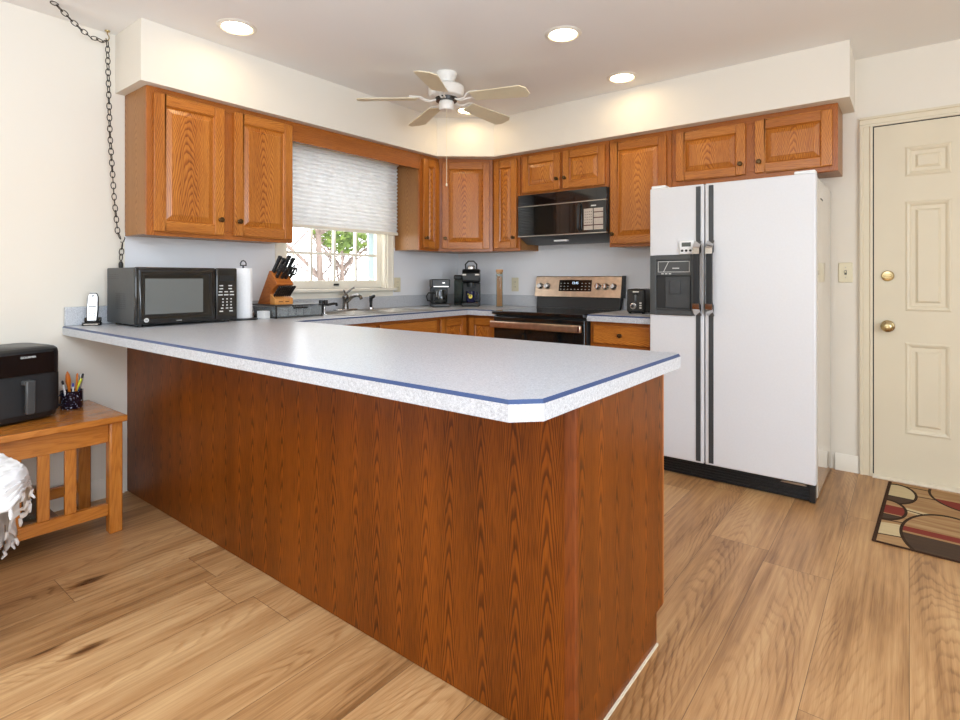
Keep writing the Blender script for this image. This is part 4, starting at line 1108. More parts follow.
# coffee pod drawer carrying the knife block
TX, TY = 0.235, -1.965
tr = thing('pod_organizer', 'smoky pod drawer stand under the knife block', 'storage drawer', (TX, TY, ZC+0.0003))
a, b, h = 0.165, 0.165, 0.078
MB().box(-a, a, -b, b, h-0.006, h).build('top_plate', 'smoke_glass' if False else 'charcoal', tr, bevel=0.002)
m = MB()
for x in (-a+0.004, a-0.004):
    for y in (-b+0.004, b-0.004): m.box(x-0.004, x+0.004, y-0.004, y+0.004, 0, h-0.0063)
m.box(-a, a, -b, -b+0.006, 0, 0.006); m.box(-a, a, b-0.006, b, 0, 0.006); m.box(-a, -a+0.006, -b+0.006, b-0.006, 0, 0.006)
m.build('frame', 'dark_metal', tr)
m = MB().box(a-0.006, a-0.002, -b+0.009, b-0.009, 0.008, h-0.012).box(-a+0.01, a-0.0065, -b+0.009, -b+0.012, 0.008, h-0.012).box(-a+0.01, a-0.0065, b-0.012, b-0.009, 0.008, h-0.012)
m.build('drawer', 'smoke_panel', tr, label='smoked clear drawer front')
MB().box(a-0.0018, a+0.008, -0.05, 0.05, h-0.024, h-0.014).build('pull', 'dark_metal', tr, bevel=0.002)
MB().box(-a+0.012, a-0.008, -b+0.013, b-0.013, 0.004, 0.0075).build('drawer_floor', 'charcoal', tr)
pod = None
for i in range(3):
    for j in range(5):
        if pod is None:
            mm = MB().lathe([(0, 0), (0.017, 0), (0.0225, 0.038), (0.0245, 0.040), (0.0245, 0.042), (0, 0.042)], seg=16)
            pod = mm.build('coffee_pod', 'white'); o = pod
            tag(pod, 'white coffee pod inside the smoky pod drawer', 'coffee pod', 'coffee pods in the drawer')
        else:
            o = pod.copy(); C.objects.link(o)
        o.location = (TX-0.085+0.08*i, TY-0.112+0.056*j, ZC+0.0082)

# knife block: faces +X
KZ = ZC+0.0003+h
kbX, kbY = 0.135, -2.038
kb = thing('knife_block', 'slanted wooden knife block standing on the pod drawer', 'knife block', (kbX, kbY, KZ+0.0003))
hwid = 0.056
m = MB().prism([(0.0, 0.0), (0.150, 0.0), (0.150, 0.082), (0.222, 0.122), (0.150, 0.205), (0.132, 0.205)], -hwid, hwid, axis='y', g='x')
m.build('body', 'block_wood', kb, bevel=0.003)
m = MB().prism([(0.1505, 0.0), (0.205, 0.0), (0.205, 0.036), (0.1505, 0.064)], -hwid-0.006, hwid+0.006, axis='y', g='z')
m.T = None
m.build('steak_knife_base', 'block_light', kb, bevel=0.003, label='lighter front base holding the steak knives')
MB().box(0.2053, 0.2058, -0.036, -0.008, 0.015, 0.020).box(0.2053, 0.2058, 0.008, 0.034, 0.015, 0.020).build('engraving', 'oak_trim', kb, smooth=False)
def knife(name, label, cat, base, length, wdt, tilt=50, yaw=0, group='knives in the wooden block', dark='black', th=0.0075):
    t = thing(name, label, cat, (kbX+base[0], kbY+base[1], KZ+base[2]), 0, group)
    R = Matrix.Rotation(math.radians(yaw), 4, 'X') @ Matrix.Rotation(math.radians(90-tilt), 4, 'Y')
    m = MB(); m.T = R
    m.prism([(-wdt, 0.001), (wdt, 0.001), (wdt*0.85, length*0.3), (wdt*1.0, length*0.75), (wdt*1.35, length*0.97), (wdt*0.6, length), (-wdt*0.9, length*0.93), (-wdt*0.8, length*0.5)], -th, th, axis='y')
    m.build('handle', dark, t, bevel=0.0025)
    m = MB(); m.T = R
    m.box(-wdt*0.9, -wdt*0.9+0.0018, -0.0012, 0.0012, length*0.0+0.002, length*0.9)
    for q in (0.25, 0.55, 0.8):
        m.cyl((0, th+0.0003, length*q), 0.0022, 0.0006, 'y', 8); m.cyl((0, -th+0.0003, length*q), 0.0022, 0.0006, 'y', 8)
    m.build('rivet', 'chrome', t)
    return t
# on the slanted face from (0.066,.208) to (.150,.110): direction of the handles is the face's normal
def fp(s, y): return (0.150+0.072*s+0.0015, y*0.86, 0.205-0.083*s+0.0015)
KN = [('chef_knife', 'long black-handled chef knife, upper left slot of the wooden block', fp(.10, -.050), .125, .012, 52),
      ('bread_knife', 'long black-handled bread knife beside the chef knife, upper row of the block', fp(.12, -.018), .115, .011, 50),
      ('carving_knife', 'black-handled carving knife at the upper right of the wooden block', fp(.10, .022), .130, .012, 54),
      ('slicing_knife', 'black-handled slicing knife at the far upper right of the block', fp(.14, .052), .120, .012, 51),
      ('utility_knife', 'black-handled utility knife, lower left of the slanted face', fp(.48, -.045), .105, .010, 46),
      ('paring_knife', 'short black-handled paring knife in the middle of the slanted face', fp(.55, -.010), .090, .009, 45),
      ('sharpening_steel', 'round-ended black sharpening steel in the middle of the slanted face', fp(.56, .020), .105, .009, 43)]
for nm_, lb, bs, ln, wd, tl in KN: knife(nm_, lb, 'knife', bs, ln, wd, tl)
ks = thing('kitchen_shears', 'black kitchen shears at the right of the slanted block face', 'scissors', (kbX+fp(.5, .052)[0], kbY+.052, KZ+fp(.5, 0)[2]), 0, 'knives in the wooden block')
R = Matrix.Rotation(math.radians(44), 4, 'Y')
m = MB(); m.T = R
for sgn in (-1, 1):
    pts = [(sgn*0.013+0.011*math.cos(2*PI*k/14), 0.0, 0.062+0.026*math.sin(2*PI*k/14)) for k in range(14)]
    m.tube(pts, 0.0048, 8, closed=True); m.tube([(sgn*0.004, 0, 0.001), (sgn*0.009, 0, 0.038)], 0.0055, 8)
m.build('handle', 'black', ks)
for k in range(8):
    y = -0.051+k*0.0146
    which = ['leftmost', 'second from left', 'third from left', 'fourth from left', 'fourth from right', 'third from right', 'second from right', 'rightmost'][k]
    knife('steak_knife', 'black steak knife, %s in the row along the block front' % which, 'knife', (0.180, y, 0.0520), 0.090, 0.0075, 45, group='steak knives in the block front', th=0.005)

# sink, faucets
sk = thing('sink', 'double-bowl stainless sink set in the counter under the window', 'sink', (0.32, -1.3375, ZC))
m = MB()
rim = [(-0.235, -0.398), (0.235, -0.398), (0.235, 0.398), (-0.235, 0.398)]
bw = [[(-0.19+0.03, -0.375), (0.195, -0.375), (0.195, -0.02), (-0.16, -0.02)], [(-0.16, 0.02), (0.195, 0.02), (0.195, 0.375), (-0.16, 0.375)]]
fill(m, [rim]+[list(reversed(q)) for q in bw], 0.004, True)
for i in range(4):
    p, q = rim[i], rim[(i+1) % 4]
    m.face([(p[0], p[1], 0.0006), (q[0], q[1], 0.0006), (q[0], q[1], 0.004), (p[0], p[1], 0.004)])
m.build('rim', 'steel', sk)
for q in bw:
    m = MB(); cx_, cy_ = sum(p[0] for p in q)/4, sum(p[1] for p in q)/4
    low = [(cx_+(p[0]-cx_)*0.93, cy_+(p[1]-cy_)*0.93) for p in q]
    for i in range(4):
        j = (i+1) % 4
        m.face([(q[j][0], q[j][1], 0.0038), (q[i][0], q[i][1], 0.0038), (low[i][0], low[i][1], -0.17), (low[j][0], low[j][1], -0.17)])
    m.face([(p[0], p[1], -0.17) for p in low]); m.lathe([(0.04, 0.001), (0.03, -0.006), (0, -0.006)], (cx_, cy_, -0.169), 'z', 20)
    m.build('basin', 'steel', sk)
fc = thing('faucet', 'chrome single-lever kitchen faucet at the middle of the sink', 'faucet', (0.118, -1.40, ZC+0.0045))
m = MB().box(-0.028, 0.028, -0.09, 0.09, 0, 0.012); m.build('deck_plate', 'chrome', fc, bevel=0.004)
m = MB().lathe([(0, 0.0122), (0.024, 0.0122), (0.022, 0.03), (0.020, 0.085), (0.023, 0.09), (0.023, 0.105), (0.016, 0.118), (0, 0.12)], seg=24).tube([(0.01, 0.0, 0.06), (0.07, 0.0, 0.10), (0.13, 0.0, 0.115), (0.165, 0.0, 0.105), (0.175, 0.0, 0.088)], [0.014, 0.013, 0.012, 0.011, 0.012], 12)
m.build('spout', 'pewter', fc)
m = MB().tube([(0, 0, 0.12), (0.004, 0.012, 0.135), (0.02, 0.045, 0.158), (0.026, 0.06, 0.166)], [0.009, 0.008, 0.006, 0.007], 10).tube([(0, 0, 0.12), (0.0, -0.018, 0.15)], [0.007, 0.005], 8)
m.build('lever', 'pewter', fc)
tp = thing('faucet', 'small black two-knob filter tap left of the sink', 'faucet', (0.37, -1.768, ZC+0.0003))
m = MB().lathe([(0, 0), (0.018, 0), (0.018, 0.004), (0.010, 0.008), (0.010, 0.058), (0, 0.058)], seg=18); m.build('stem', 'chrome', tp, label='chrome stem')
m = MB().box(-0.014, 0.014, -0.034, 0.030, 0.0585, 0.074).tube([(0.0, 0.025, 0.066), (0.0, 0.07, 0.072), (0.0, 0.095, 0.071), (0.0, 0.098, 0.056)], 0.009, 10); m.build('spout', 'black', tp, bevel=0.003)
for y in (-0.024, 0.010): MB().cyl((0, y, 0.0743), 0.0145, 0.024, seg=16).build('knob', 'black', tp, bevel=0.002)
sp_ = thing('side_sprayer', 'black side sprayer at the right of the sink rim', 'sprayer', (0.112, -1.155, ZC+0.0045))
m = MB().lathe([(0, 0), (0.022, 0), (0.020, 0.012), (0.012, 0.018), (0, 0.018)], seg=18); m.build('base', 'chrome', sp_)
m = MB().tube([(0, 0, 0.0182), (0, 0, 0.06), (0.006, 0.0, 0.085), (0.028, 0.0, 0.098), (0.036, 0, 0.098)], [0.011, 0.012, 0.013, 0.014, 0.012], 12).box(-0.012, -0.006, -0.006, 0.006, 0.05, 0.1); m.build('spray_head', 'black', sp_)

# coffee maker
cm = thing('coffee_maker', 'black drip coffee maker with glass carafe at the counter corner', 'coffee maker', (0.245, -0.525, ZC+0.0003), math.radians(50))
m = MB().box(-0.075, 0.075, -0.11, 0.09, 0, 0.03); m.build('base', 'black', cm, bevel=0.008, seg=3)
MB().box(-0.072, 0.072, 0.03, 0.09, 0.0303, 0.16).build('column', 'black', cm, bevel=0.006)
MB().box(-0.075, 0.075, -0.09, 0.09, 0.1603, 0.23).build('brew_head', 'black', cm, bevel=0.008, seg=3)
MB().box(-0.062, 0.062, -0.0918, -0.0903, 0.166, 0.173).box(0.01, 0.03, -0.0918, -0.0903, 0.195, 0.204).build('trim_band', 'steel', cm)
m = MB().lathe([(0, 0.0), (0.05, 0.0), (0.058, 0.02), (0.058, 0.06), (0.046, 0.10), (0.046, 0.112), (0, 0.112)], (0, -0.04, 0.0306), 'z', 28); m.build('carafe', 'dark_glass', cm, label='dark glass carafe')
m = MB().tube([(-0.052, -0.045, 0.115), (-0.10, -0.06, 0.118), (-0.118, -0.065, 0.09), (-0.108, -0.06, 0.055), (-0.060, -0.045, 0.045)], 0.006, 8); m.build('carafe_handle', 'black', cm)
# single-serve brewer with water tank
kg = thing('pod_coffee_brewer', 'tall black single-serve coffee brewer with water tank in the counter corner', 'coffee maker', (0.372, -0.275, ZC+0.0003), math.radians(36))
m = MB().box(-0.065, 0.085, -0.14, 0.11, 0, 0.035); m.build('base', 'black', kg, bevel=0.01, seg=3)
MB().box(-0.065, 0.085, 0.0, 0.11, 0.0353, 0.20).build('column', 'black', kg, bevel=0.006)
m = MB().prism([(0.11, 0.2003), (0.11, 0.275), (0.06, 0.315), (-0.05, 0.315), (-0.10, 0.28), (-0.10, 0.215), (-0.085, 0.2003)], -0.065, 0.085, axis='x'); m.build('brew_head', 'black', kg, bevel=0.014, seg=3)
MB().box(-0.062, -0.030, -0.1030, -0.1003, 0.262, 0.274).box(0.045, 0.082, -0.1030, -0.1003, 0.262, 0.274).build('trim_band', 'steel', kg, label='silver trim band')
m = MB().lathe([(0, 0), (0.034, 0.0), (0.034, 0.02), (0.026, 0.03), (0, 0.03)], (0.01, -0.045, 0.3153), 'z', 20); m.build('pod_lid', 'steel', kg)
m = MB().tube([(-0.035, -0.035, 0.318), (-0.038, -0.055, 0.355), (-0.012, -0.07, 0.382), (0.032, -0.07, 0.382), (0.058, -0.055, 0.355), (0.055, -0.035, 0.318)], 0.006, 10); m.build('lid_handle', 'dark_metal', kg, label='arched lid handle')
MB().cyl((0.01, -0.06, 0.165), 0.03, 0.035, seg=20).build('nozzle', 'black', kg)
m = MB().box(-0.135, -0.0655, -0.05, 0.11, 0.01, 0.225); m.build('water_tank', 'teal_glass', kg, bevel=0.006, label='clear side water tank')
MB().box(-0.138, -0.0655, -0.053, 0.113, 0.2255, 0.265).build('tank_lid', 'black', kg, bevel=0.012, seg=3)
mg = thing('mug', 'navy mug with yellow print on the brewer drip tray', 'mug', (0.372+0.095*math.sin(math.radians(36))+0.01*math.cos(math.radians(36)), -0.275-0.095*math.cos(math.radians(36))+0.005, ZC+0.0358), math.radians(38))
m = MB().lathe([(0, 0), (0.034, 0.0), (0.0395, 0.008), (0.0405, 0.092), (0.0385, 0.094), (0.037, 0.090), (0.036, 0.012), (0, 0.01)], seg=32); m.build('cup', 'navy', mg)
m = MB().tube([(0.039, 0, 0.078), (0.058, 0, 0.076), (0.067, 0, 0.055), (0.060, 0, 0.032), (0.039, 0, 0.022)], 0.005, 10); m.build('handle', 'navy', mg)
m = MB(); 
for (rx, rz_, rad) in ((0.0, 0.05, 0.017), (-0.020, 0.070, 0.006)):
    pts = []
    for k in range(18):
        u_ = rx+rad*math.cos(2*PI*k/18); z_ = rz_+rad*math.sin(2*PI*k/18); a_ = -PI/2-0.05+u_/0.041
        pts.append((0.0412*math.cos(a_), 0.0412*math.sin(a_), z_))
    m.face(pts)
m.build('print', 'yellow', mg, smooth=False, label='yellow round print')

# pasta jar
jr = thing('pasta_jar', 'tall glass spaghetti jar with cork lid on the back counter', 'jar', (0.70, -0.30, ZC+0.0003))
m = MB().lathe([(0, 0.0), (0.027, 0.0), (0.029, 0.004), (0.029, 0.262), (0.026, 0.275), (0.026, 0.285), (0.0245, 0.285), (0.0245, 0.274), (0.0272, 0.26), (0.0272, 0.006), (0, 0.006)], seg=28); m.build('glass', 'jar_glass', jr)
m = MB().lathe([(0, 0.272), (0.0238, 0.272), (0.0238, 0.2855), (0.028, 0.2855), (0.029, 0.290), (0.029, 0.306), (0.027, 0.310), (0, 0.310)], seg=24); m.build('cork_lid', 'cork', jr)
m = MB(); rr = random.Random(5)
for k in range(70):
    a_, q_ = rr.uniform(0, 2*PI), 0.0235*math.sqrt(rr.random()); b_ = a_+rr.uniform(-.5, .5); 
    m.tube([(q_*math.cos(a_), q_*math.sin(a_), 0.008), (q_*math.cos(b_)*0.9, q_*math.sin(b_)*0.9, 0.235+rr.uniform(0, .022))], 0.0013, 5)
o = m.build('spaghetti', 'spaghetti', loc=(0.70, -0.30, ZC+0.0003)); tag(o, 'bundle of dry spaghetti standing inside the tall jar', 'pasta', kind='stuff')

# toaster and canister right of the range
ts = thing('toaster', 'black toaster with front dial between range and refrigerator', 'toaster', (1.885, -0.30, ZC+0.0003), math.radians(8))
MB().box(-0.062, 0.062, -0.105, 0.115, 0.008, 0.165).build('body', 'black', ts, bevel=0.014, seg=4)
m = MB()
for x in (-0.03, 0.03): m.box(x-0.012, x+0.012, -0.07, 0.09, 0.1652, 0.1665)
m.build('slot', 'black_matte', ts)
MB().box(-0.048, 0.048, -0.110, -0.106, 0.02, 0.155).build('front_plate', 'dark_metal', ts, bevel=0.004)
MB().box(-0.006, 0.006, -0.1112, -0.1102, 0.075, 0.14).build('lever_slot', 'black_gloss', ts)
MB().box(-0.02, 0.02, -0.128, -0.1114, 0.128, 0.142).build('lever', 'black', ts, bevel=0.003)
m = MB().lathe([(0, 0), (0.021, 0), (0.021, 0.004), (0.016, 0.006), (0.015, 0.016), (0, 0.016)], (-0.015, -0.1104, 0.052), 'y', 22); m.build('dial', 'chrome', ts, label='chrome browning dial')
m = MB().cyl((-0.015, -0.1266, 0.052), 0.011, 0.001, 'y', 16); m.build('dial_face', 'black', ts)
m = MB()
for k in range(3): m.box(0.026, 0.040, -0.1115, -0.1102, 0.036+k*0.016, 0.045+k*0.016)
m.box(-0.018, 0.022, -0.1115, -0.1102, 0.144, 0.151)
m.build('button', 'steel', ts)
m = MB()
for x in (-0.045, 0.045):
    for y in (-0.08, 0.09): m.cyl((x, y, 0), 0.01, 0.0078, seg=10)
m.build('foot', 'black', ts)
cn = thing('canister', 'tall black canister against the refrigerator side', 'canister', (2.035, -0.30, ZC+0.0003))
MB().lathe([(0, 0), (0.048, 0), (0.05, 0.004), (0.05, 0.165), (0.048, 0.168), (0, 0.168)], seg=28).build('body', 'black', cn)
MB().lathe([(0, 0.1683), (0.051, 0.1683), (0.051, 0.195), (0.046, 0.203), (0.014, 0.205), (0.012, 0.214), (0, 0.215)], seg=28).build('lid', 'black_gloss', cn)

# outlets and switch
def plate(name, label, loc, rz, kind, group):
    t = thing(name, label, 'outlet' if kind == 'o' else 'light switch', loc, rz, group)
    MB().box(-0.036, 0.036, -0.006, -0.0004, -0.059, 0.059).build('cover_plate', 'ivory', t, bevel=0.003)
    if kind == 'o':
        for z in (-0.021, 0.021):
            r_ = MB().lathe([(0, 0), (0.0165, 0), (0.0165, 0.0012), (0, 0.0012)], (0, -0.0061, z), 'y', 20).build('receptacle', 'ivory', t)
            MB().box(-0.0075, -0.0055, -0.0078, -0.0074, z-0.004, z+0.006).box(0.0055, 0.0075, -0.0078, -0.0074, z-0.004, z+0.006).build('slots', 'dark_metal', r_, smooth=False)
    else:
        MB().box(-0.006, 0.006, -0.007, -0.0062, -0.013, 0.013).build('toggle_slot', 'charcoal', t)
        m = MB().prism([(-0.0072, -0.004), (-0.018, 0.004), (-0.018, 0.010), (-0.0072, 0.008)], -0.004, 0.004, axis='x'); m.build('toggle', 'ivory', t)
    m = MB()
    for z in ((0,) if kind == 'o' else (-0.03, 0.03)): m.cyl((0, -0.0061, z), 0.003, 0.001, 'y', 10)
    m.build('screw', 'steel', t)
plate('wall_outlet', 'ivory wall outlet at the right of the window', (0.0045, -0.783, 1.098), RZL, 'o', None)
plate('wall_outlet', 'ivory wall outlet between pasta jar and range', (0.655, -0.0045, 1.098), 0, 'o', None)
plate('light_switch', 'ivory single light switch between refrigerator and door', (3.042, -0.0003, 1.187), 0, 's', None)

# ================================================================== BENCH TABLE AND WHAT STANDS ON IT
BZ = 0.53
bx0, bx1, by1, by0 = 0.02, 0.53, -2.955, -3.95
bt = thing('side_table', 'honey-coloured slatted wooden side table along the left wall', 'side table', (0, 0, 0))
MB().box(bx0, bx1, by0, by1, BZ-0.028, BZ, 'y').build('tabletop', 'bench_wood', bt, bevel=0.004)
lw = 0.053
for x in (bx0+0.025, bx1-0.022-lw):
    for y in (by0+0.02, by1-0.012-lw):
        MB().box(x, x+lw, y, y+lw, 0, BZ-0.0285, 'z').build('leg', 'bench_wood', bt, bevel=0.006)
xf = bx1-0.022-lw
yl0, yl1 = by0+0.02+lw, by1-0.012-lw
for x in (bx0+0.035, xf+0.012):
    MB().box(x, x+0.022, yl0+0.0003, yl1-0.0003, 0.412, BZ-0.0285, 'y').build('apron', 'bench_wood', bt, bevel=0.002)
    MB().box(x-0.002, x+0.026, yl0+0.0003, yl1-0.0003, 0.083, 0.135, 'y').build('stretcher', 'bench_wood', bt, bevel=0.003)
MB().box(bx0+0.025+lw, xf, by1-0.012-lw+0.015, by1-0.012-0.02, 0.412, BZ-0.0285, 'x').build('apron', 'bench_wood', bt, bevel=0.002)
y = yl1-0.119
while y > yl0:
    MB().box(xf+0.014, xf+0.032, y-0.042, y, 0.1353, 0.4117, 'z').build('slat', 'bench_wood', bt, bevel=0.002); y -= 0.094
MB().box(bx0+0.062, xf+0.009, yl0+0.01, yl1-0.165, 0.098, 0.118, 'y').build('shelf', 'bench_dark', bt, bevel=0.002)
for i, (x, y, r_) in enumerate(((0.36, -3.27, 0.038), (0.33, -3.36, 0.042))):
    g_ = thing('glass_jar', ['clear glass jar under the table, nearer the slats', 'clear glass jar under the table, behind the white throw'][i], 'jar', (x, y, 0.1184))
    MB().lathe([(0, 0), (r_-0.002, 0), (r_, 0.004), (r_, 0.09), (r_-0.008, 0.104), (r_-0.008, 0.115), (r_-0.010, 0.115), (r_-0.010, 0.103), (r_-0.003, 0.09), (r_-0.003, 0.006), (0, 0.006)], seg=28).build('glass', 'jar_glass', g_)
    MB().lathe([(0, 0.1153), (r_-0.006, 0.1153), (r_-0.006, 0.132), (0, 0.134)], seg=24).build('lid', 'chrome', g_)

# air fryer
af = thing('air_fryer', 'black basket air fryer standing on the wooden side table', 'air fryer', (0.205, -3.318, BZ+0.0004), math.radians(90+13))
def rrect(hx, hy, r, n=7):
    out = []
    for cx_, cy_, a0 in ((hx-r, -hy+r, -PI/2), (hx-r, hy-r, 0), (-hx+r, hy-r, PI/2), (-hx+r, -hy+r, PI)):
        for k in range(n+1):
            a = a0+PI/2*k/n; out.append((cx_+r*math.cos(a), cy_+r*math.sin(a)))
    return out
def loft(m, levels, n=7):
    R = [[(p[0], p[1]+dy, z) for p in rrect(hx, hy, r, n)] for (z, hx, hy, r, dy) in levels]
    m.face(list(reversed(R[0])))
    for A_, B_ in zip(R, R[1:]):
        k_ = len(A_)
        for i in range(k_): m.face([A_[i], A_[(i+1) % k_], B_[(i+1) % k_], B_[i]])
    m.face(R[-1]); return m
m = loft(MB(), [(0.0, 0.128, 0.12, 0.06, 0), (0.012, 0.145, 0.138, 0.06, 0), (0.05, 0.152, 0.145, 0.06, 0), (0.29, 0.152, 0.145, 0.06, 0), (0.308, 0.149, 0.142, 0.06, 0), (0.317, 0.139, 0.132, 0.055, 0), (0.319, 0.129, 0.122, 0.05, 0)])
m.build('housing', 'black', af)
m = loft(MB(), [(0.3193, 0.129, 0.122, 0.05, 0), (0.321, 0.127, 0.12, 0.05, 0)]); m.build('top_ring', 'charcoal', af)
AFW = 0.152
def arc_panel(m, z0, z1, a0x, a1x, off):
    # follows the rounded front between two x positions
    pts = []
    r = 0.06; hx, hy = 0.152+off, 0.145+off
    N = 24
    for k in range(N+1):
        x = a0x+(a1x-a0x)*k/N
        if abs(x) <= hx-r-off: yv = -hy
        else:
            dx_ = abs(x)-(0.152-r); rr_ = r+off
            yv = -(0.145-r)-math.sqrt(max(0, rr_*rr_-dx_*dx_))
        pts.append((x, yv))
    for p, q in zip(pts, pts[1:]): m.face([(p[0], p[1], z0), (q[0], q[1], z0), (q[0], q[1], z1), (p[0], p[1], z1)])
    m.face([(p[0], p[1], z1) for p in pts]+[(pts[-1][0], pts[-1][1]+0.012, z1), (pts[0][0], pts[0][1]+0.012, z1)])
    m.face([(p[0], p[1], z0) for p in reversed(pts)]+[(pts[0][0], pts[0][1]+0.012, z0), (pts[-1][0], pts[-1][1]+0.012, z0)])
    return m
arc_panel(MB(), 0.205, 0.296, -0.112, 0.112, 0.0016).build('control_panel', 'black_gloss', af, label='glossy black control window')
bs = arc_panel(MB(), 0.035, 0.199, -0.14, 0.14, 0.0022).build('basket_front', 'black_matte', af, label='matte basket front')
m = MB().prism([(-0.018, 0.05), (-0.012, 0.042), (0.012, 0.042), (0.018, 0.05), (0.018, 0.185), (-0.018, 0.185)], -0.196, -0.178, axis='y').box(-0.018, 0.018, -0.1778, -0.1475, 0.165, 0.185)
m.build('handle', 'dispenser_grey', bs, bevel=0.005, label='grey basket handle')
text('maker_name', 'GOURMIA', 0.0125, 'white', af, (0.012, -0.1472, 0.281))
# pen cup
PCX, PCY = 0.165, -3.068
pc = thing('pen_cup', 'dark speckled enamel pen cup on the wooden side table', 'pen holder', (PCX, PCY, BZ+0.0004))
MB().lathe([(0, 0), (0.044, 0), (0.046, 0.003), (0.046, 0.082), (0.0475, 0.084), (0.0445, 0.084), (0.0435, 0.005), (0, 0.005)], seg=32).build('cup', 'speckle', pc)
MB().tube([(0, -0.046, 0.066), (0, -0.064, 0.064), (0, -0.07, 0.045), (0, -0.063, 0.024), (0, -0.046, 0.02)], 0.005, 8).build('handle', 'speckle', pc)
def pen(name, label, cat, bx_, by_, tx, ty, h_, r_, mat, tip='black', flat=False):
    t = thing(name, label, cat, (PCX+bx_, PCY+by_, BZ+0.0062), 0, 'pens and tools in the enamel cup')
    p0, p1 = Vector((0, 0, 0.001)), Vector((tx-bx_, ty-by_, h_))
    m = MB()
    if flat:
        d_ = (p1-p0); 
        m.tube([p0, p0.lerp(p1, 0.55), p0.lerp(p1, 0.72), p0.lerp(p1, 0.9), p1], [r_*0.6, r_*0.8, r_*1.5, r_*1.1, r_*0.25], 8)
    else: m.tube([p0, p0.lerp(p1, 0.86)], r_, 10)
    m.build('barrel', mat, t)
    if not flat:
        MB().tube([p0.lerp(p1, 0.862), p0.lerp(p1, 0.97), p1], [r_*1.06, r_*1.0, r_*0.6], 10).build('cap', tip, t)
pen('letter_opener', 'orange pointed tool standing tallest in the pen cup', 'tool', -0.010, 0.0, 0.010, -0.020, 0.172, 0.008, 'orange', flat=True)
pen('marker', 'slim orange marker right of the tallest orange tool', 'marker', 0.006, 0.012, 0.012, 0.020, 0.158, 0.0045, 'orange', 'orange')
pen('pen', 'white pen with dark cap at the left of the pen cup', 'pen', 0.02, -0.02, 0.036, -0.046, 0.135, 0.0045, 'white', 'black')
pen('pen', 'blue-grey pen leaning right in the pen cup', 'pen', -0.01, 0.02, 0.012, 0.034, 0.150, 0.0045, 'blue_pen', 'steel')
pen('pen', 'black-capped pen at the back right of the pen cup', 'pen', -0.02, 0.022, -0.012, 0.05, 0.150, 0.005, 'steel', 'black')
pen('highlighter', 'lime yellow highlighter leaning over the right rim of the cup', 'highlighter', 0.0, -0.008, 0.012, 0.036, 0.132, 0.006, 'lime', 'lime')
pen('pen', 'white pen with blue cap at the front of the pen cup', 'pen', 0.022, 0.0, 0.042, -0.006, 0.118, 0.0042, 'white', 'blue_pen')

# white crocheted throw over a low stool that stands outside the frame
SX, SY, SR, SZT = 0.952, -3.742, math.radians(4), 0.535
st_ = thing('stool', 'low padded stool hidden under the white crocheted throw', 'stool', (SX, SY, 0), SR)
MB().box(-0.20, 0.20, -0.26, 0.26, SZT-0.07, SZT).build('seat', 'white_trim', st_, bevel=0.03, seg=3)
MB().box(-0.13, 0.10, -0.18, 0.14, 0, SZT-0.0703).build('pedestal', 'white_trim', st_, bevel=0.004)
th_ = thing('throw', 'white crocheted throw with scalloped lace edge at the left foreground', 'throw', (SX, SY, SZT+0.0008), SR)
m = MB(); rr = random.Random(11)
top_ = rrect(0.215, 0.275, 0.09, 8); NT = len(top_)
per = []; acc = 0
for i in range(NT):
    per.append(acc); acc += (Vector(top_[i])-Vector(top_[(i+1) % NT])).length
def skirt(dense=4):
    P = []; 
    for i in range(NT):
        a_, b_ = Vector(top_[i]), Vector(top_[(i+1) % NT])
        k_ = max(1, int((b_-a_).length/0.012))
        for j in range(k_): P.append(a_.lerp(b_, j/k_))
    return P
P = skirt(); n_ = len(P); rows = 16
ln = []
for i in range(n_):
    n2 = (P[(i+1) % n_]-P[i-1]).normalized(); ln.append(Vector((n2.y, -n2.x)))
grid = []
s_ = 0
for i in range(n_):
    s_ += (P[i]-P[i-1]).length if i else 0
    fold = 0.5+0.5*math.sin(s_*38)
    far = 0.215*0.79+0.275*0.61-(P[i].x*0.79+P[i].y*0.61)
    drop = 0.022+min(0.38, 1.3*max(0.0, far-0.015))+0.012*math.sin(s_*17)+0.016*abs(math.sin(s_*62))
    colm = []
    for r in range(rows+1):
        f = r/rows
        outw = 0.018*math.sin(min(1, f*3)*PI/2)+0.030*fold*f+0.010*math.sin(s_*62)*f*f
        q = P[i]+ln[i]*outw
        colm.append((q.x, q.y, 0.012-0.012*(min(1, f*4))**2-drop*max(0, f-0.03)+0.004*math.sin(s_*80+r*2.0)))
    grid.append(colm)
for i in range(n_):
    A_, B_ = grid[i], grid[(i+1) % n_]
    for r in range(rows):
        # lace openings near the hem
        if r in (rows-4, rows-2) and i % 4 in (1,): continue
        if r == rows-1 and i % 6 in (0, 1): continue
        m.face([A_[r+1], B_[r+1], B_[r], A_[r]], 0, [(i*0.012, (r+1)*0.018), ((i+1)*0.012, (r+1)*0.018), ((i+1)*0.012, r*0.018), (i*0.012, r*0.018)])
m.face([g_[0] for g_ in grid], 0, [(g_[0][0], g_[0][1]) for g_ in grid])
o = m.build('cloth', 'throw', th_)
sd = o.modifiers.new('thickness', 'SOLIDIFY'); sd.thickness = 0.005; sd.offset = 1
# lace tassels along the hem
m = MB()
for i in range(0, n_, 3):
    q = Vector(grid[i][rows])
    m.tube([q+Vector((0, 0, 0.004)), q+Vector((rr.uniform(-.006, .006), rr.uniform(-.006, .006), -0.012)), q+Vector((rr.uniform(-.01, .01), rr.uniform(-.01, .01), -0.024))], [0.005, 0.006, 0.003], 6)
m.build('lace_edge', 'throw', th_)['kind'] = 'stuff'

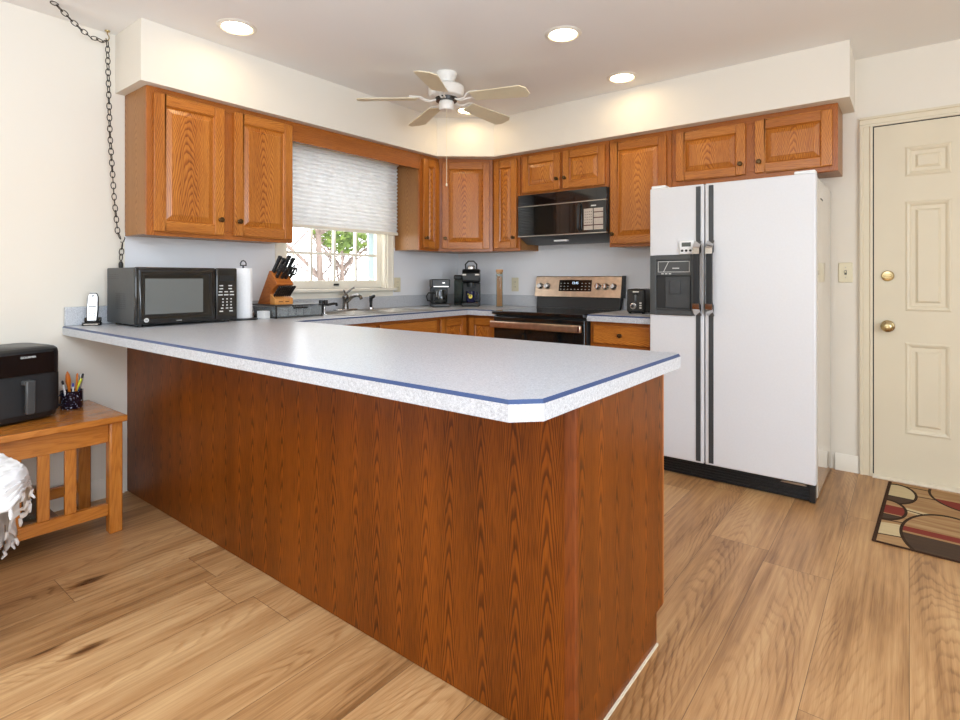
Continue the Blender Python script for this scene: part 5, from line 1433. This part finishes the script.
# rug by the door
rg_ = MB().box(0, 1.3, -0.455, 0.455, 0.0008, 0.009).build('rug', 'rug', loc=(3.231, -0.535, 0), bevel=0.003, rz=0.0)
tag(rg_, 'tan rug with dark outlined red and brown ovals by the door', 'rug')
rg_.rotation_euler = (0, 0, math.radians(-2.4))

# ================================================================== OUTSIDE THE WINDOW
g = MB().box(-40, -0.35, -25, 45, -0.75, -0.6).build('ground', 'snow'); struct(g, 'pale winter lawn outside the window')
def tree(label, x, y, h, r, seed, n=4, leaf=0, lean=0.0, leafz=0.5):
    t = thing('tree', label, 'tree', (x, y, -0.6), 0, 'trees beyond the window')
    rr = random.Random(seed); m = MB(); tips = []
    def branch(p, d, ln_, rad, lev):
        pts = [p]; q = p.copy(); dd_ = d.copy()
        for k in range(5):
            dd_ = (dd_+Vector((rr.uniform(-.16, .16)*(0.25 if lev == 0 else 1.2), rr.uniform(-.16, .16)*(0.25 if lev == 0 else 1.2), rr.uniform(-.05, .12)))).normalized()
            q = q+dd_*ln_/5; pts.append(q.copy())
        m.tube(pts, [rad*(1-0.12*k) for k in range(6)], 7 if lev == 0 else 5)
        tips.append(q.copy())
        if lev >= 3: return
        for k in range(n if lev else n+3):
            f = rr.uniform(0.35, 1.0); b_ = pts[min(5, int(f*5))]
            a_ = rr.uniform(0, 2*PI)
            nd = (dd_*0.45+Vector((math.cos(a_), math.sin(a_), rr.uniform(0.0, 0.7)))).normalized()
            branch(b_, nd, ln_*rr.uniform(0.4, 0.62), rad*0.5, lev+1)
    branch(Vector((0, 0, 0)), Vector((lean, lean*0.5, 1)).normalized(), h, r, 0)
    m.build('trunk', 'bark', t)
    if leaf:
        m = MB()
        for k in range(leaf):
            d_ = Vector((rr.gauss(0, 1), rr.gauss(0, 1), rr.gauss(0, 1))).normalized()*(rr.random()**0.4)
            c_ = Vector((d_.x*0.75, d_.y*0.72, leafz+d_.z*0.62))
            u_ = Vector((rr.gauss(0, 1), rr.gauss(0, 1), rr.gauss(0, 1))).normalized(); v_ = u_.orthogonal().normalized()
            s_ = rr.uniform(.05, .10)
            m.face([c_-u_*s_, c_+v_*s_*.5, c_+u_*s_, c_-v_*s_*.5])
        fo = m.build('foliage', 'leaf', t, smooth=False, weld=0)
        fo['kind'] = 'stuff'
tree('thick bare tree with reddish trunk in the middle of the window', -6.0, 2.93, 4.4, 0.085, 4, n=4)
tree('leafy evergreen tree seen through the right window panes', -6.8, 4.05, 2.4, 0.06, 9, n=3, leaf=1100, leafz=2.95)
tree('slim bare tree beside the evergreen behind the right panes', -9.6, 6.0, 3.4, 0.06, 15, n=7, lean=0.05)
tree('slim leaning bare tree at the left of the window view', -10.2, 3.2, 3.2, 0.05, 22, n=7, lean=0.1)
tree('thin bare tree far back at the left panes', -13.5, 5.4, 3.2, 0.06, 31, n=7)
